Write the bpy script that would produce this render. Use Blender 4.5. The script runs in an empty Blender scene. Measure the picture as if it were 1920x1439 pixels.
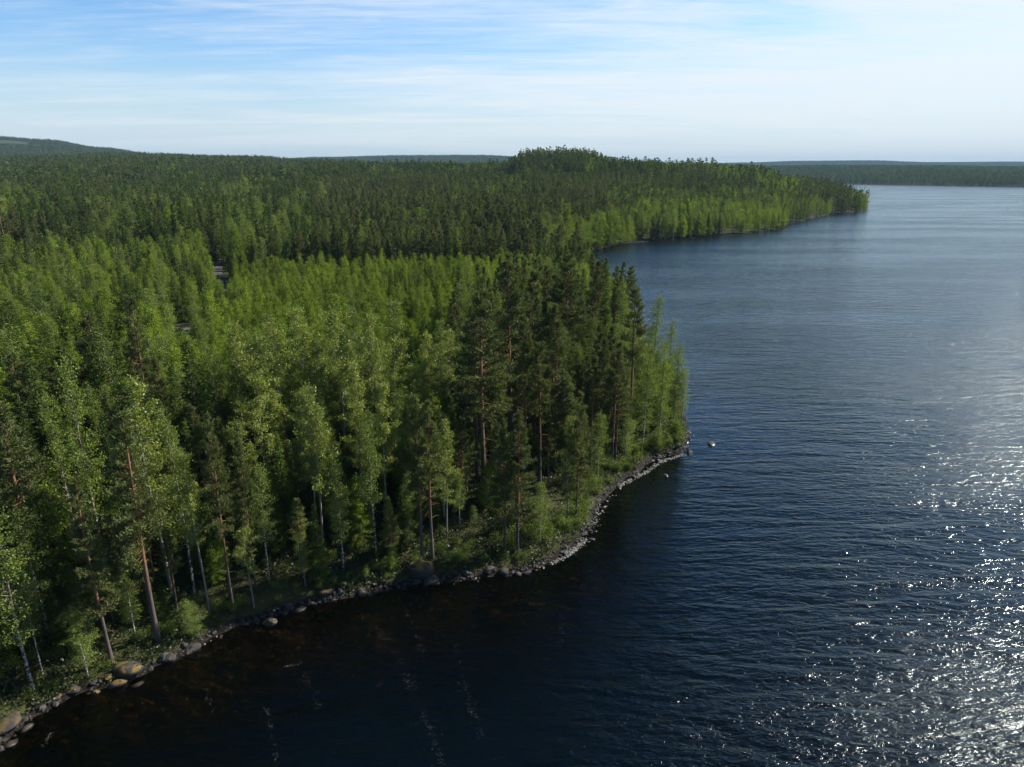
import bpy, math, random
import numpy as np
R = math.radians
SC = bpy.context.scene

# ------------------------------------------------------------------ camera, sky, sun, exposure
CAM_H = 42.0
PITCH = R(17.4)
F_PX = 1280.0                       # focal length in pixels of the 1920 wide frame
SUN_EL, SUN_AZ = R(37.5), R(63)       # azimuth clockwise from straight ahead (+Y)

cam_d = bpy.data.cameras.new('camera')
cam = bpy.data.objects.new('camera', cam_d)
SC.collection.objects.link(cam)
cam.location = (0, 0, CAM_H)
cam.rotation_euler = (math.pi/2 - PITCH, 0, 0)
cam_d.sensor_width = 36.0
cam_d.lens = F_PX/1920*36
cam_d.clip_start = 0.5
cam_d.clip_end = 60000
SC.camera = cam

world = bpy.data.worlds.new('World')
SC.world = world
world.use_nodes = True

class NT:
    """tiny helper to wire node trees"""
    def __init__(s, tree):
        s.t = tree; s.n = tree.nodes; s.l = tree.links
    def add(s, typ, props=None, **ins):
        nd = s.n.new(typ)
        for k, v in (props or {}).items(): setattr(nd, k, v)
        for k, v in ins.items():
            key = int(k[1:]) if k[0] == 'i' and k[1:].isdigit() else k.replace('_', ' ')
            s.put(nd.inputs[key], v)
        return nd
    def put(s, sock, v):
        if isinstance(v, bpy.types.NodeSocket): s.l.new(v, sock)
        elif isinstance(v, bpy.types.Node): s.l.new(v.outputs[0], sock)
        else: sock.default_value = v
    def math(s, op, a, b=0.0, c=None, clamp=False):
        nd = s.n.new('ShaderNodeMath'); nd.operation = op; nd.use_clamp = clamp
        s.put(nd.inputs[0], a); s.put(nd.inputs[1], b)
        if c is not None: s.put(nd.inputs[2], c)
        return nd.outputs[0]
    def mixc(s, f, a, b, blend='MIX'):
        nd = s.n.new('ShaderNodeMix'); nd.data_type = 'RGBA'; nd.blend_type = blend
        s.put(nd.inputs[0], f); s.put(nd.inputs[6], a); s.put(nd.inputs[7], b)
        return nd.outputs[2]
    def ramp(s, f, a, b, lo=0.0, hi=1.0, smooth=True):
        nd = s.n.new('ShaderNodeMapRange'); nd.interpolation_type = 'SMOOTHSTEP' if smooth else 'LINEAR'
        s.put(nd.inputs[0], f); s.put(nd.inputs[1], a); s.put(nd.inputs[2], b)
        s.put(nd.inputs[3], lo); s.put(nd.inputs[4], hi)
        return nd.outputs[0]
    def noise(s, vec, scale, detail=3.0, rough=0.5, dist=0.0):
        nd = s.n.new('ShaderNodeTexNoise')
        s.put(nd.inputs['Vector'], vec); s.put(nd.inputs['Scale'], scale)
        s.put(nd.inputs['Detail'], detail); s.put(nd.inputs['Roughness'], rough)
        s.put(nd.inputs['Distortion'], dist)
        return nd.outputs[0]
    def mapping(s, vec, scale=(1, 1, 1), rot=(0, 0, 0), loc=(0, 0, 0), typ='POINT'):
        nd = s.n.new('ShaderNodeMapping'); nd.vector_type = typ
        s.put(nd.inputs[0], vec); nd.inputs[1].default_value = loc
        nd.inputs[2].default_value = rot; nd.inputs[3].default_value = scale
        return nd.outputs[0]

def c4(r, g, b): return (r, g, b, 1.0)

def build_world():
    w = NT(world.node_tree); w.n.clear()
    out = w.add('ShaderNodeOutputWorld'); bg = w.add('ShaderNodeBackground')
    w.l.new(bg.outputs[0], out.inputs[0])
    sky = w.add('ShaderNodeTexSky', dict(sky_type='NISHITA', sun_disc=False, sun_elevation=SUN_EL,
                sun_rotation=SUN_AZ, air_density=1.0, dust_density=0.5, ozone_density=2.5, altitude=0))
    hs = w.add('ShaderNodeHueSaturation', None, Saturation=1.16, Value=1.25, Color=w.mixc(1.0, sky.outputs[0], c4(.95, 1.10, 1.26), 'MULTIPLY'))
    tc = w.add('ShaderNodeTexCoord')
    sep = w.add('ShaderNodeSeparateXYZ', None, i0=tc.outputs['Generated'])
    z = w.math('MAXIMUM', sep.outputs[2], 0.012)
    # the cloud deck is flat and far overhead: project the view direction on it
    px = w.math('DIVIDE', sep.outputs[0], w.math('ADD', z, 0.05))
    py = w.math('DIVIDE', sep.outputs[1], w.math('ADD', z, 0.05))
    p = w.add('ShaderNodeCombineXYZ', None, i0=px, i1=py, i2=0.0).outputs[0]
    m1 = w.mapping(p, scale=(0.34, 0.85, 1), rot=(0, 0, R(-20)), loc=(3.6, 2.9, 0))
    n1 = w.noise(m1, 0.60, 7.0, 0.55, 1.1)
    m2 = w.mapping(p, scale=(0.50, 1.7, 1), rot=(0, 0, R(20)), loc=(7.3, 2.2, 4))
    n2 = w.noise(m2, 1.5, 8.0, 0.60, 1.2)
    m3 = w.mapping(p, scale=(0.12, 0.22, 1), rot=(0, 0, 0), loc=(0.4, 5.0, 9))
    n3 = w.noise(m3, 1.0, 2.0, 0.5, 0.0)
    # veil is thicker towards the right (+X, the sunny side)
    right = w.ramp(sep.outputs[0], -0.60, 0.62, -0.100, 0.17, False)
    right = w.math('ADD', right, w.ramp(sep.outputs[1], -0.2, 0.6, -0.16, 0.0))
    cov = w.math('ADD', w.math('MULTIPLY', n1, 0.62), w.math('MULTIPLY', n2, 0.30))
    cov = w.math('ADD', cov, w.math('MULTIPLY', n3, 0.20))
    m5 = w.mapping(p, scale=(0.9, 5.5, 1), rot=(0, 0, R(18)), loc=(1, 8, 2))
    cov = w.math('ADD', cov, w.math('MULTIPLY', w.math('SUBTRACT', w.noise(m5, 1.2, 8.0, .68, 2.0), .5), .20))
    cov = w.math('ADD', cov, right)
    cl = w.ramp(cov, 0.38, 0.76, 0.0, 0.88)
    high = w.ramp(sep.outputs[2], 0.20, 0.30, 1.0, 0.05)      # fewer clouds overhead
    cl = w.math('MULTIPLY', cl, high)
    low = w.ramp(sep.outputs[2], 0.015, 0.07, 0.6, 1.0)
    cl = w.math('MULTIPLY', cl, low)
    # small bright puffs low over the forest
    m4 = w.mapping(p, scale=(0.55, 1.4, 1), loc=(2.0, 0.7, 1))
    n4 = w.noise(m4, 1.3, 5.0, 0.6, 0.0)
    puff = w.math('MULTIPLY', w.ramp(n4, 0.76, 0.80, 0.0, 0.5), w.ramp(sep.outputs[2], 0.02, 0.06, 0.0, 1.0))
    base = w.mixc(w.ramp(sep.outputs[2], 0.0, 0.19, 0.95, 0.0), hs.outputs[0], c4(5.9, 7.0, 7.7))
    col = w.mixc(cl, base, c4(7.9, 8.4, 8.75))
    col = w.mixc(puff, col, c4(9.3, 9.6, 9.8))
    up = w.ramp(sep.outputs[2], 0.34, 0.64, 1.0, 0.46)
    dim = w.ramp(sep.outputs[1], -0.6, 0.25, 0.45, 1.0)          # sky behind the camera darkened to cut the fill light
    dim = w.math('MULTIPLY', dim, up)
    col = w.mixc(1.0, col, w.add('ShaderNodeCombineXYZ', None, i0=dim, i1=dim, i2=dim).outputs[0], 'MULTIPLY')
    w.l.new(col, bg.inputs[0])
    bg.inputs[1].default_value = 0.088
build_world()

sun_d = bpy.data.lights.new('sun', 'SUN')
sun_d.energy = 5.0
sun_d.angle = R(0.53)
sun_d.color = (1.0, 0.94, 0.84)
sun = bpy.data.objects.new('sun', sun_d)
SC.collection.objects.link(sun)
sun.rotation_euler = (math.pi/2 - SUN_EL, 0, math.pi - SUN_AZ)
sun.location = (300, 200, 400)

SC.view_settings.view_transform = 'Standard'
SC.view_settings.look = 'None'
SC.view_settings.gamma = 1
SC.view_settings.exposure = 0.38
SC.view_settings.use_curve_mapping = False
SC.render.engine = 'CYCLES'
SC.cycles.max_bounces = 6
SC.cycles.diffuse_bounces = 3
SC.cycles.glossy_bounces = 2
SC.cycles.transmission_bounces = 3
SC.cycles.transparent_max_bounces = 8
SC.cycles.volume_bounces = 0
SC.cycles.caustics_reflective = False
SC.cycles.caustics_refractive = False
SC.cycles.use_denoising = True

# ------------------------------------------------------------------ geometry of the view: photo pixel <-> place on the ground
CP, SP = math.cos(PITCH), math.sin(PITCH)
def project(x, y, z):
    dz = z - CAM_H
    d = y*CP - dz*SP; u = y*SP + dz*CP
    d = np.maximum(d, 1e-3)
    return 960 + F_PX*x/d, 719.5 - F_PX*u/d, d
def at(px, py, z=0.0):
    t = (719.5-py)/F_PX
    dz = z - CAM_H
    y = dz*(CP + t*SP)/(t*CP - SP)
    d = y*CP - dz*SP
    return np.array([(px-960)/F_PX*d, y, z])
def top_z(y, ty):
    t = (719.5-ty)/F_PX
    return CAM_H + y*(t*CP-SP)/(CP+t*SP)

# ------------------------------------------------------------------ shoreline and terrain height
shore_px = [(-140,1500),(0,1400),(30,1372),(60,1345),(105,1322),(150,1300),(205,1286),(262,1268),(300,1246),(340,1232),(372,1214),
    (405,1190),(450,1174),(500,1158),(560,1142),(610,1128),(660,1118),(700,1112),(745,1104),(800,1096),(850,1090),(900,1082),
    (950,1080),(1000,1068),(1030,1054),(1062,1036),(1090,1014),(1110,990),(1122,955),(1145,925),(1165,905),(1200,886),(1230,862),
    (1262,852),(1288,846),(1292,822),(1283,800),(1278,775),(1262,735),(1235,690),(1205,655),(1170,625),(1135,590),(1105,550),
    (1080,515),(1076,496),(1088,480),(1105,470),(1135,465),(1180,456),(1250,450),(1330,443),(1400,437),(1458,431),(1470,424),(1485,418),
    (1520,411),(1560,402),(1600,400),(1618,396),(1622,390),(1608,381),(1570,370),(1500,356),(1405,343)]
shore = [at(x, y)[:2] for x, y in shore_px]
pre = [(-12000., -3000.), (-900., -400.), (-300., -90.), (-120., 2.), (-75., 26.)]
far_px = [(1405,343),(1480,343.5),(1570,344.5),(1640,346.5),(1750,348.5),(1920,351),(2100,353),(2300,352)]
farp = [at(x, y)[:2] for x, y in far_px]
LAND = np.array(pre + [tuple(p) for p in shore] + [tuple(p) for p in farp] + [(9000., 3500.), (16000., 4000.), (16000., 30000.), (-30000., 30000.), (-30000., -3000.)])

def smooth_line(P, n=3, rng=np.random.RandomState(3), amp=0.35):
    P = np.array(P)
    out = []
    for i in range(len(P)-1):
        a, b = P[i], P[i+1]
        L = np.linalg.norm(b-a); k = int(min(14, max(1, L/2.2)))
        if np.linalg.norm(a) > 900: k = min(k, 6)
        nrm = np.array([-(b-a)[1], (b-a)[0]])/max(L, 1e-6)
        for j in range(k):
            t = j/k
            off = 0 if j == 0 else rng.normal()*amp*min(1.0, L/k/3)*(1 + np.linalg.norm(a)/220)
            out.append(a*(1-t)+b*t + nrm*off)
    return np.array(out)
LAND = smooth_line(np.vstack([LAND, LAND[:1]]))

def sdist(x, y):
    """signed distance to the waterline, positive on land"""
    x = np.asarray(x, float); y = np.asarray(y, float)
    sh = x.shape; x = x.ravel(); y = y.ravel()
    A = LAND; B = np.roll(LAND, -1, axis=0)
    d2 = np.full(x.shape, 1e18); ins = np.zeros(x.shape, bool)
    for (ax, ay), (bx, by) in zip(A, B):
        ex, ey = bx-ax, by-ay
        L2 = ex*ex+ey*ey + 1e-12
        t = np.clip(((x-ax)*ex+(y-ay)*ey)/L2, 0, 1)
        dx = x-ax-t*ex; dy = y-ay-t*ey
        d2 = np.minimum(d2, dx*dx+dy*dy)
        if abs(ey) > 1e-12:
            c = ((ay > y) != (by > y)) & (x < ex*(y-ay)/ey+ax)
            ins ^= c
    d = np.sqrt(d2)
    return np.where(ins, d, -d).reshape(sh)

COLS = np.array([-700, 0, 100, 200, 300, 450, 600, 760, 900, 1000, 1060, 1130, 1200, 1300, 1400, 1500, 1620, 1750, 1920, 2600], float)
ROWS = [
 (40,   [3]*20),
 (120,  [4]*20),
 (250,  [4,4,4,4,4,4,4,4,4,4,4,4,4,4,4,4,4,4,4,4]),
 (450,  [9,8,8,8,7,7,7,7,7,7,7,7,7,6,6,5,4,4,4,4]),
 (700,  [17,16,16,16,15,15,15,15,16,19,20,19,17,15,12,8,3,3,3,3]),
 (860,  [23,22,22,22,22,22,22,22,26,34,37,36,35,35,30,17,3,3,3,3]),
 (1150, [34,32,32,33,32,30,28,27,27,31,36,34,30,26,20,12,4,4,4,4]),
 (1800, [60,58,60,62,63,58,46,36,34,38,36,30,30,20,12,6,8,8,10,10]),
 (2500, [70,60,58,56,50,50,48,46,44,42,40,36,30,24,20,22,26,28,24,20]),
 (3100, [150,132,124,100,74,55,50,50,50,50,50,45,42,40,38,42,44,42,38,30]),
 (3700, [192,186,172,132,98,60,60,60,60,60,50,50,50,45,42,40,40,40,36,30]),
 (6000, [150,140,120,110,90,90,122,136,138,120,90,80,70,60,52,52,52,50,46,40]),
 (8500, [120,110,110,110,110,110,110,110,110,110,100,95,85,90,104,122,128,108,114,100]),
 (13000,[60]*20),
 (30000,[40]*20)]
RD = np.log(np.array([r[0] for r in ROWS], float)); RZ = np.array([r[1] for r in ROWS], float)
def vnoise(x, y, s, seed):
    """smooth value noise, -1..1"""
    u = x/s; v = y/s; i = np.floor(u).astype(np.int64); j = np.floor(v).astype(np.int64)
    fu = u-i; fv = v-j; fu = fu*fu*(3-2*fu); fv = fv*fv*(3-2*fv)
    def h(a, b):
        k = (a*374761393 + b*668265263 + seed*1442695041) & 0x7fffffff
        k = ((k ^ (k >> 13))*1274126177) & 0x7fffffff
        return ((k ^ (k >> 16)) & 0xffff)/32767.5 - 1
    return (h(i, j)*(1-fu)+h(i+1, j)*fu)*(1-fv)+(h(i, j+1)*(1-fu)+h(i+1, j+1)*fu)*fv
def height(x, y, d=None):
    x = np.asarray(x, float); y = np.asarray(y, float)
    if d is None: d = sdist(x, y)
    D = np.maximum(y, 41.0)
    col = np.clip(960 + 1341*x/D, -699, 2599)
    ci = np.clip(np.searchsorted(COLS, col)-1, 0, len(COLS)-2)
    cf = (col-COLS[ci])/(COLS[ci+1]-COLS[ci]); cf = cf*cf*(3-2*cf)
    lr = np.clip(np.log(D), RD[0], RD[-1]-1e-6)
    ri = np.clip(np.searchsorted(RD, lr)-1, 0, len(RD)-2)
    rf = (lr-RD[ri])/(RD[ri+1]-RD[ri]); rf = rf*rf*(3-2*rf)
    z = (RZ[ri, ci]*(1-cf)+RZ[ri, ci+1]*cf)*(1-rf) + (RZ[ri+1, ci]*(1-cf)+RZ[ri+1, ci+1]*cf)*rf
    ss = lambda t: np.clip(t, 0, 1)**2*(3-2*np.clip(t, 0, 1))
    z = z + 11*ss((col-945)/48)*(1-ss((col-1105)/50))*ss((D-760)/80)*(1-ss((D-930)/120))
    z = z + vnoise(x, y, 38, 1)*0.5 + vnoise(x, y, 150, 2)*np.clip((D-200)/180, 0, 4.5)*np.clip(1.6-D/2500, .4, 1)
    dl = np.maximum(d, 0)
    k = 1-np.exp(-dl/np.where(D < 250, 14.0, 60.0 + D*0.02))
    bank = 0.75*(1-np.exp(-dl/1.6))
    zl = bank + z*k + 0.10*vnoise(x, y, 2.3, 5)*np.clip(dl/3, 0, 1)
    dw = np.maximum(-d, 0)
    zw = -0.05 - 0.13*dw - 0.0016*dw*dw*np.clip(dw, 0, 30)/30 + 0.07*vnoise(x, y, 1.4, 6)*np.clip(dw/2, 0, 1)
    return np.where(d >= 0, zl, np.maximum(zw, -9.0))
def on_ground(px, py):
    z = 1.5
    for _ in range(6):
        p = at(px, py, z); z = float(height(np.array([p[0]]), np.array([p[1]]))[0])
    p[2] = z
    return p

# ------------------------------------------------------------------ mesh helpers
def mk_mesh(name, parts, mats, smooth=False):
    """parts: list of (verts (n,3), faces (m,k), mat index, v attr (m,), h attr (m,))"""
    VS, co, st, tot, mi, va, ha = [], [], [], [], [], [], []
    nv = 0; nl = 0
    for V, Fc, m, v, h in parts:
        V = np.asarray(V, np.float32); Fc = np.asarray(Fc, np.int64)
        if len(Fc) == 0: continue
        VS.append(V); k = Fc.shape[1]
        co.append((Fc+nv).ravel()); st.append(nl + np.arange(len(Fc))*k); tot.append(np.full(len(Fc), k))
        mi.append(np.full(len(Fc), m)); va.append(np.broadcast_to(v, (len(Fc),))); ha.append(np.broadcast_to(h, (len(Fc),)))
        nv += len(V); nl += len(Fc)*k
    me = bpy.data.meshes.new(name)
    V = np.vstack(VS)
    me.vertices.add(len(V)); me.vertices.foreach_set('co', V.ravel())
    co = np.concatenate(co).astype(np.int32); st = np.concatenate(st).astype(np.int32); tot = np.concatenate(tot).astype(np.int32)
    me.loops.add(len(co)); me.loops.foreach_set('vertex_index', co)
    me.polygons.add(len(st)); me.polygons.foreach_set('loop_start', st); me.polygons.foreach_set('loop_total', tot)
    me.polygons.foreach_set('material_index', np.concatenate(mi).astype(np.int32))
    me.polygons.foreach_set('use_smooth', np.full(len(st), smooth))
    for nm, arr in (('v', va), ('h', ha)):
        a = me.attributes.new(nm, 'FLOAT', 'FACE'); a.data.foreach_set('value', np.concatenate(arr).astype(np.float32))
    for m in mats: me.materials.append(m)
    me.update(calc_edges=True)
    return me
def put(name, me, parent=None, kind=None, label=None, cat=None, group=None, loc=None):
    o = bpy.data.objects.new(name, me); SC.collection.objects.link(o)
    if parent is not None: o.parent = parent
    if kind: o['kind'] = kind
    if label: o['label'] = label
    if cat: o['category'] = cat
    if group: o['group'] = group
    if loc is not None: o.location = loc
    return o
def nrm(v): return v/np.maximum(np.linalg.norm(v, axis=-1, keepdims=True), 1e-9)
def tube(P, rad, sides=5):
    P = np.asarray(P, float); n = len(P); rad = np.asarray(rad, float)
    T = nrm(np.gradient(P, axis=0))
    ref = np.array([0., 0., 1.]) if abs(T[0, 2]) < 0.8 else np.array([1., 0., 0.])
    A = nrm(np.cross(T, ref)); B = np.cross(T, A)
    a = np.arange(sides)*2*math.pi/sides
    ring = P[:, None, :] + rad[:, None, None]*(np.cos(a)[None, :, None]*A[:, None, :] + np.sin(a)[None, :, None]*B[:, None, :])
    V = ring.reshape(-1, 3)
    i = np.arange(n-1)[:, None]*sides; j = np.arange(sides)[None, :]; j2 = (j+1) % sides
    Fc = np.stack([i+j, i+j2, i+sides+j2, i+sides+j], -1).reshape(-1, 4)
    return V, Fc
def merge_tubes(tb):
    VS, FS, H = [], [], []; o = 0
    for V, Fc, h in tb:
        VS.append(V); FS.append(Fc+o); o += len(V); H.append(np.full(len(Fc), h) if np.isscalar(h) else h)
    return np.vstack(VS), np.vstack(FS), np.concatenate(H)
def leaf_quads(C, size, rng, aspect=0.62, up=0.0):
    n = len(C)
    N = nrm(rng.normal(size=(n, 3)) + np.array([0, 0, up])); A = nrm(np.cross(N, rng.normal(size=(n, 3)))); B = np.cross(N, A)
    s = (size*rng.uniform(0.65, 1.35, n))[:, None]
    V = np.stack([C+A*s*.5, C+B*s*.5*aspect, C-A*s*.5, C-B*s*.5*aspect], 1).reshape(-1, 3)
    return V, np.arange(4*n).reshape(-1, 4)
def needle_tris(C, Dr, length, width, rng):
    n = len(C)
    Dr = nrm(Dr); S = nrm(np.cross(Dr, rng.normal(size=(n, 3))))
    L = (length*rng.uniform(0.7, 1.3, n))[:, None]
    V = np.stack([C-S*width*.5, C+S*width*.5, C+Dr*L], 1).reshape(-1, 3)
    return V, np.arange(3*n).reshape(-1, 3)
def bpath(p0, az, el, L, curl, n=5):
    """a limb: elevation changes by curl along its length"""
    t = np.linspace(0, 1, n); e = el + curl*t
    st = L/(n-1)
    d = np.stack([np.cos(e)*math.cos(az), np.cos(e)*math.sin(az), np.sin(e)], -1)
    P = np.zeros((n, 3)); P[0] = p0
    P[1:] = p0 + np.cumsum(d[:-1]*st, axis=0)
    return P
def along(P, s):
    k = s*(len(P)-1); i = min(int(k), len(P)-2); f = k-i
    return P[i]*(1-f)+P[i+1]*f, nrm(P[i+1]-P[i])

# ------------------------------------------------------------------ tree generators (metres): return trunk tubes + foliage
def trunk_line(H, rng, bend):
    n = 9; t = np.linspace(0, 1, n)
    P = np.zeros((n, 3)); P[:, 2] = t*H
    P[:, 0] = bend*H*(np.sin(t*2.3+rng.uniform(0, 6))-0)*t; P[:, 1] = bend*H*np.sin(t*2.9+rng.uniform(0, 6))*t
    return P
def tree_pine(H, seed, lod, cb=0.42, Lm=2.7):
    rng = np.random.RandomState(seed)
    T = trunk_line(H, rng, 0.012)
    r0 = 0.0085*H+0.02
    rad = r0*(1-np.linspace(0, 1, 9))**0.8 + 0.02; rad[0] *= 1.25
    tb = []
    V, Fc = tube(T, rad, 7 if lod == 0 else 4)
    tb.append((V, Fc, np.repeat(np.linspace(0, 1, 8), Fc.shape[0]//8)))
    C, Dv = [], []
    step = (0.50, 1.1, 2.2)[lod]
    z = cb*H; k = 0
    while z < H*0.985:
        u = (z-cb*H)/(H*(1-cb))
        prof = (0.50+0.50*min(1, u/0.25)) * (1-u)**0.80 + 0.09
        nb = (4, 3, 3)[lod]
        for b in range(nb):
            if u < 0.2 and rng.rand() < 0.35: continue
            az = rng.uniform(0, 2*math.pi); L = Lm*prof*rng.uniform(0.6, 1.2)
            el = R(2+40*u) + rng.normal()*0.14
            p0, _ = along(T, min(0.995, (z+rng.uniform(-.2, .2))/H))
            P = bpath(p0, az, el, L, R(18) if u > .3 else R(-14), 5)
            if lod == 0:
                V, Fc = tube(P, np.linspace(0.045*(1.1-u)+.012, 0.008, 5), 3); tb.append((V, Fc, 0.9))
            ns = max(2, int(L*(3.6, 1.7, 1.0)[lod]))
            for q in range(ns):
                s = 0.30+0.70*(q+rng.rand())/ns
                pc, dd = along(P, min(.999, s))
                side = np.array([-dd[1], dd[0], 0])*(1 if q % 2 else -1)
                ll = (0.30+0.65*(1-s*.6))*min(1.0, L/2+.25)*rng.uniform(.6, 1.2)
                sd = nrm(dd*0.75 + side*0.9 + np.array([0, 0, 0.32]))
                m = (4, 2, 1)[lod]
                for w in range(m):
                    c = pc + sd*ll*(w+0.6)/m
                    kk = (6, 5, 5)[lod]
                    C.append(np.tile(c, (kk, 1)) + rng.normal(size=(kk, 3))*(0.09, .17, .3)[lod])
                    Dv.append(sd*0.7 + np.array([0, 0, .45]) + rng.normal(size=(kk, 3))*0.75)
        z += step*rng.uniform(.8, 1.2)
    # leader
    C.append(np.tile(T[-1]-[0, 0, .2], (8, 1)) + rng.normal(size=(8, 3))*.1); Dv.append(np.array([0, 0, 1.])+rng.normal(size=(8, 3))*.4)
    if lod == 0:                       # dead lower snags
        for _ in range(9):
            zz = rng.uniform(0.16, cb+.05)*H; p0, _q = along(T, zz/H); az = rng.uniform(0, 6.28)
            P = bpath(p0, az, R(-5)+rng.normal()*.2, rng.uniform(.5, 2.1), R(-35), 4)
            V, Fc = tube(P, np.linspace(.03, .008, 4), 3); tb.append((V, Fc, 0.35))
    C = np.vstack(C); Dv = np.vstack(Dv)
    L, W = ((0.36, 0.085), (0.62, 0.24), (1.15, 0.55))[lod]
    V, Fc = needle_tris(C, Dv, L, W, rng)
    return tb, (V, Fc, rng.rand(len(Fc)))
def tree_spruce(H, seed, lod, Lm=2.3, cb=0.06):
    rng = np.random.RandomState(seed)
    T = trunk_line(H, rng, 0.004)
    rad = (0.0095*H+.02)*(1-np.linspace(0, 1, 9))**0.9 + 0.015
    tb = []
    V, Fc = tube(T, rad, 6 if lod == 0 else 4); tb.append((V, Fc, 0.2))
    C, Dv = [], []
    step = (0.33, 0.75, 1.5)[lod]; z = cb*H
    while z < H*0.99:
        u = (z-cb*H)/(H*(1-cb))
        prof = (1-u)**0.85*(0.75+.25*min(1, u/.15)) + 0.05
        for b in range((5, 4, 3)[lod]):
            az = rng.uniform(0, 6.283); L = Lm*prof*rng.uniform(.72, 1.18)
            el = R(-16+48*u)+rng.normal()*.08
            p0, _ = along(T, min(.995, (z+rng.uniform(-.15, .15))/H))
            P = bpath(p0, az, el, L, R(14), 4)
            ns = max(1, int(L/(0.22, .5, 1.0)[lod]))
            if lod == 0 and L > .9:
                V, Fc = tube(P, np.linspace(.03, .008, 4), 3); tb.append((V, Fc, 0.25))
            for q in range(ns):
                s = 0.15+0.85*(q+rng.rand())/ns
                pc, dd = along(P, min(.999, s))
                side = np.array([-dd[1], dd[0], 0])
                w = .42*(1.15-s)*min(1, L/1.6)+.10
                kk = (5, 4, 4)[lod]
                sg = rng.choice([-1, 1], kk)[:, None]
                C.append(pc + side*sg*w*rng.uniform(.1, .9, (kk, 1)) + rng.normal(size=(kk, 3))*.05)
                Dv.append(dd*0.9 + side*sg*0.8 + np.array([0, 0, -0.38]) + rng.normal(size=(kk, 3))*.35)
        z += step*rng.uniform(.85, 1.15)
    C.append(np.tile(T[-1]-[0, 0, .5], (8, 1)) + rng.normal(size=(8, 3))*[.06, .06, .2]); Dv.append(np.array([0, 0, 1.])+rng.normal(size=(8, 3))*.3)
    C = np.vstack(C); Dv = np.vstack(Dv)
    L, W = ((0.36, 0.12), (0.68, 0.34), (1.25, 0.75))[lod]
    V, Fc = needle_tris(C, Dv, L, W, rng)
    return tb, (V, Fc, rng.rand(len(Fc)))
def tree_broad(H, seed, lod, cb=0.35, Lm=2.2, leaf=0.17, dens=1.0, el0=50, shape='ovate', spread=0.34, clump=False, bend=.014):
    rng = np.random.RandomState(seed)
    T = trunk_line(H, rng, bend)
    rad = (0.0062*H+.02)*(1-np.linspace(0, 1, 9))**0.9 + 0.012
    tb = []
    V, Fc = tube(T, rad, 6 if lod == 0 else 4); tb.append((V, Fc, np.repeat(np.linspace(0, 1, 8), Fc.shape[0]//8)))
    C = []
    step = (0.30, 0.75, 1.5)[lod]*H/16; z = cb*H
    while z < H*0.97:
        u = (z-cb*H)/(H*(1-cb))
        if shape == 'cone': prof = (1-u)**0.75*(0.55+.45*min(1, u/.22))+.06
        else: prof = (0.45+.55*min(1, u/.35))*(1-u)**0.55+.08
        for b in range((2, 2, 2)[lod]):
            if clump and rng.rand() < 0.22: continue
            az = rng.uniform(0, 6.283); L = Lm*prof*rng.uniform(.55, 1.2)*H/16
            el = R(el0)*(0.55+.6*u)+rng.normal()*.14
            p0, _ = along(T, min(.99, z/H))
            P = bpath(p0, az, el, L*1.25, R(-58) if not clump else R(-15), 5)
            if lod == 0:
                V, Fc = tube(P, np.linspace(.032*(1.1-u)+.008, .006, 5), 3); tb.append((V, Fc, 0.55))
            ns = max(2, int(L*(4.2, 2.0, 1.1)[lod]*dens))
            for q in range(ns):
                s = 0.22+0.78*(q+rng.rand())/ns
                pc, dd = along(P, min(.999, s))
                sg = spread*(1.15-.5*s)*(1, 1.05, 1.15)[lod]
                if clump: sg *= 0.8
                kk = (13, 6, 5)[lod]
                if clump: kk = int(kk*1.3)
                off = rng.normal(size=(kk, 3))*sg*np.array([1, 1, 0.85])
                c0 = pc + rng.normal(size=3)*sg*.7
                C.append(c0+off)
        z += step*rng.uniform(.8, 1.2)
    C.append(T[-1]+rng.normal(size=(16 if lod == 0 else 4, 3))*[.16, .16, .4])
    C = np.vstack(C)
    V, Fc = leaf_quads(C, leaf*(1, 1.95, 3.7)[lod], rng)
    return tb, (V, Fc, rng.rand(len(Fc)))
def shrub(H, seed, leaf=.14, n_stem=7, dens=1.0, wide=.55):
    rng = np.random.RandomState(seed); tb = []; C = []
    for i in range(n_stem):
        az = rng.uniform(0, 6.283); L = H*rng.uniform(.55, 1.05)
        P = bpath(np.array([rng.normal()*.12, rng.normal()*.12, -.1]), az, R(rng.uniform(48, 82)), L, R(-22), 6)
        V, Fc = tube(P, np.linspace(.025, .006, 6), 3); tb.append((V, Fc, .5))
        for q in range(int(9*dens)):
            s = .25+.75*rng.rand(); pc, dd = along(P, min(s, .999))
            C.append(pc+rng.normal(size=3)*.22*wide*H/2+rng.normal(size=(14, 3))*.20)
    V, Fc = leaf_quads(np.vstack(C), leaf, rng)
    return tb, (V, Fc, rng.rand(len(Fc)))

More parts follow.
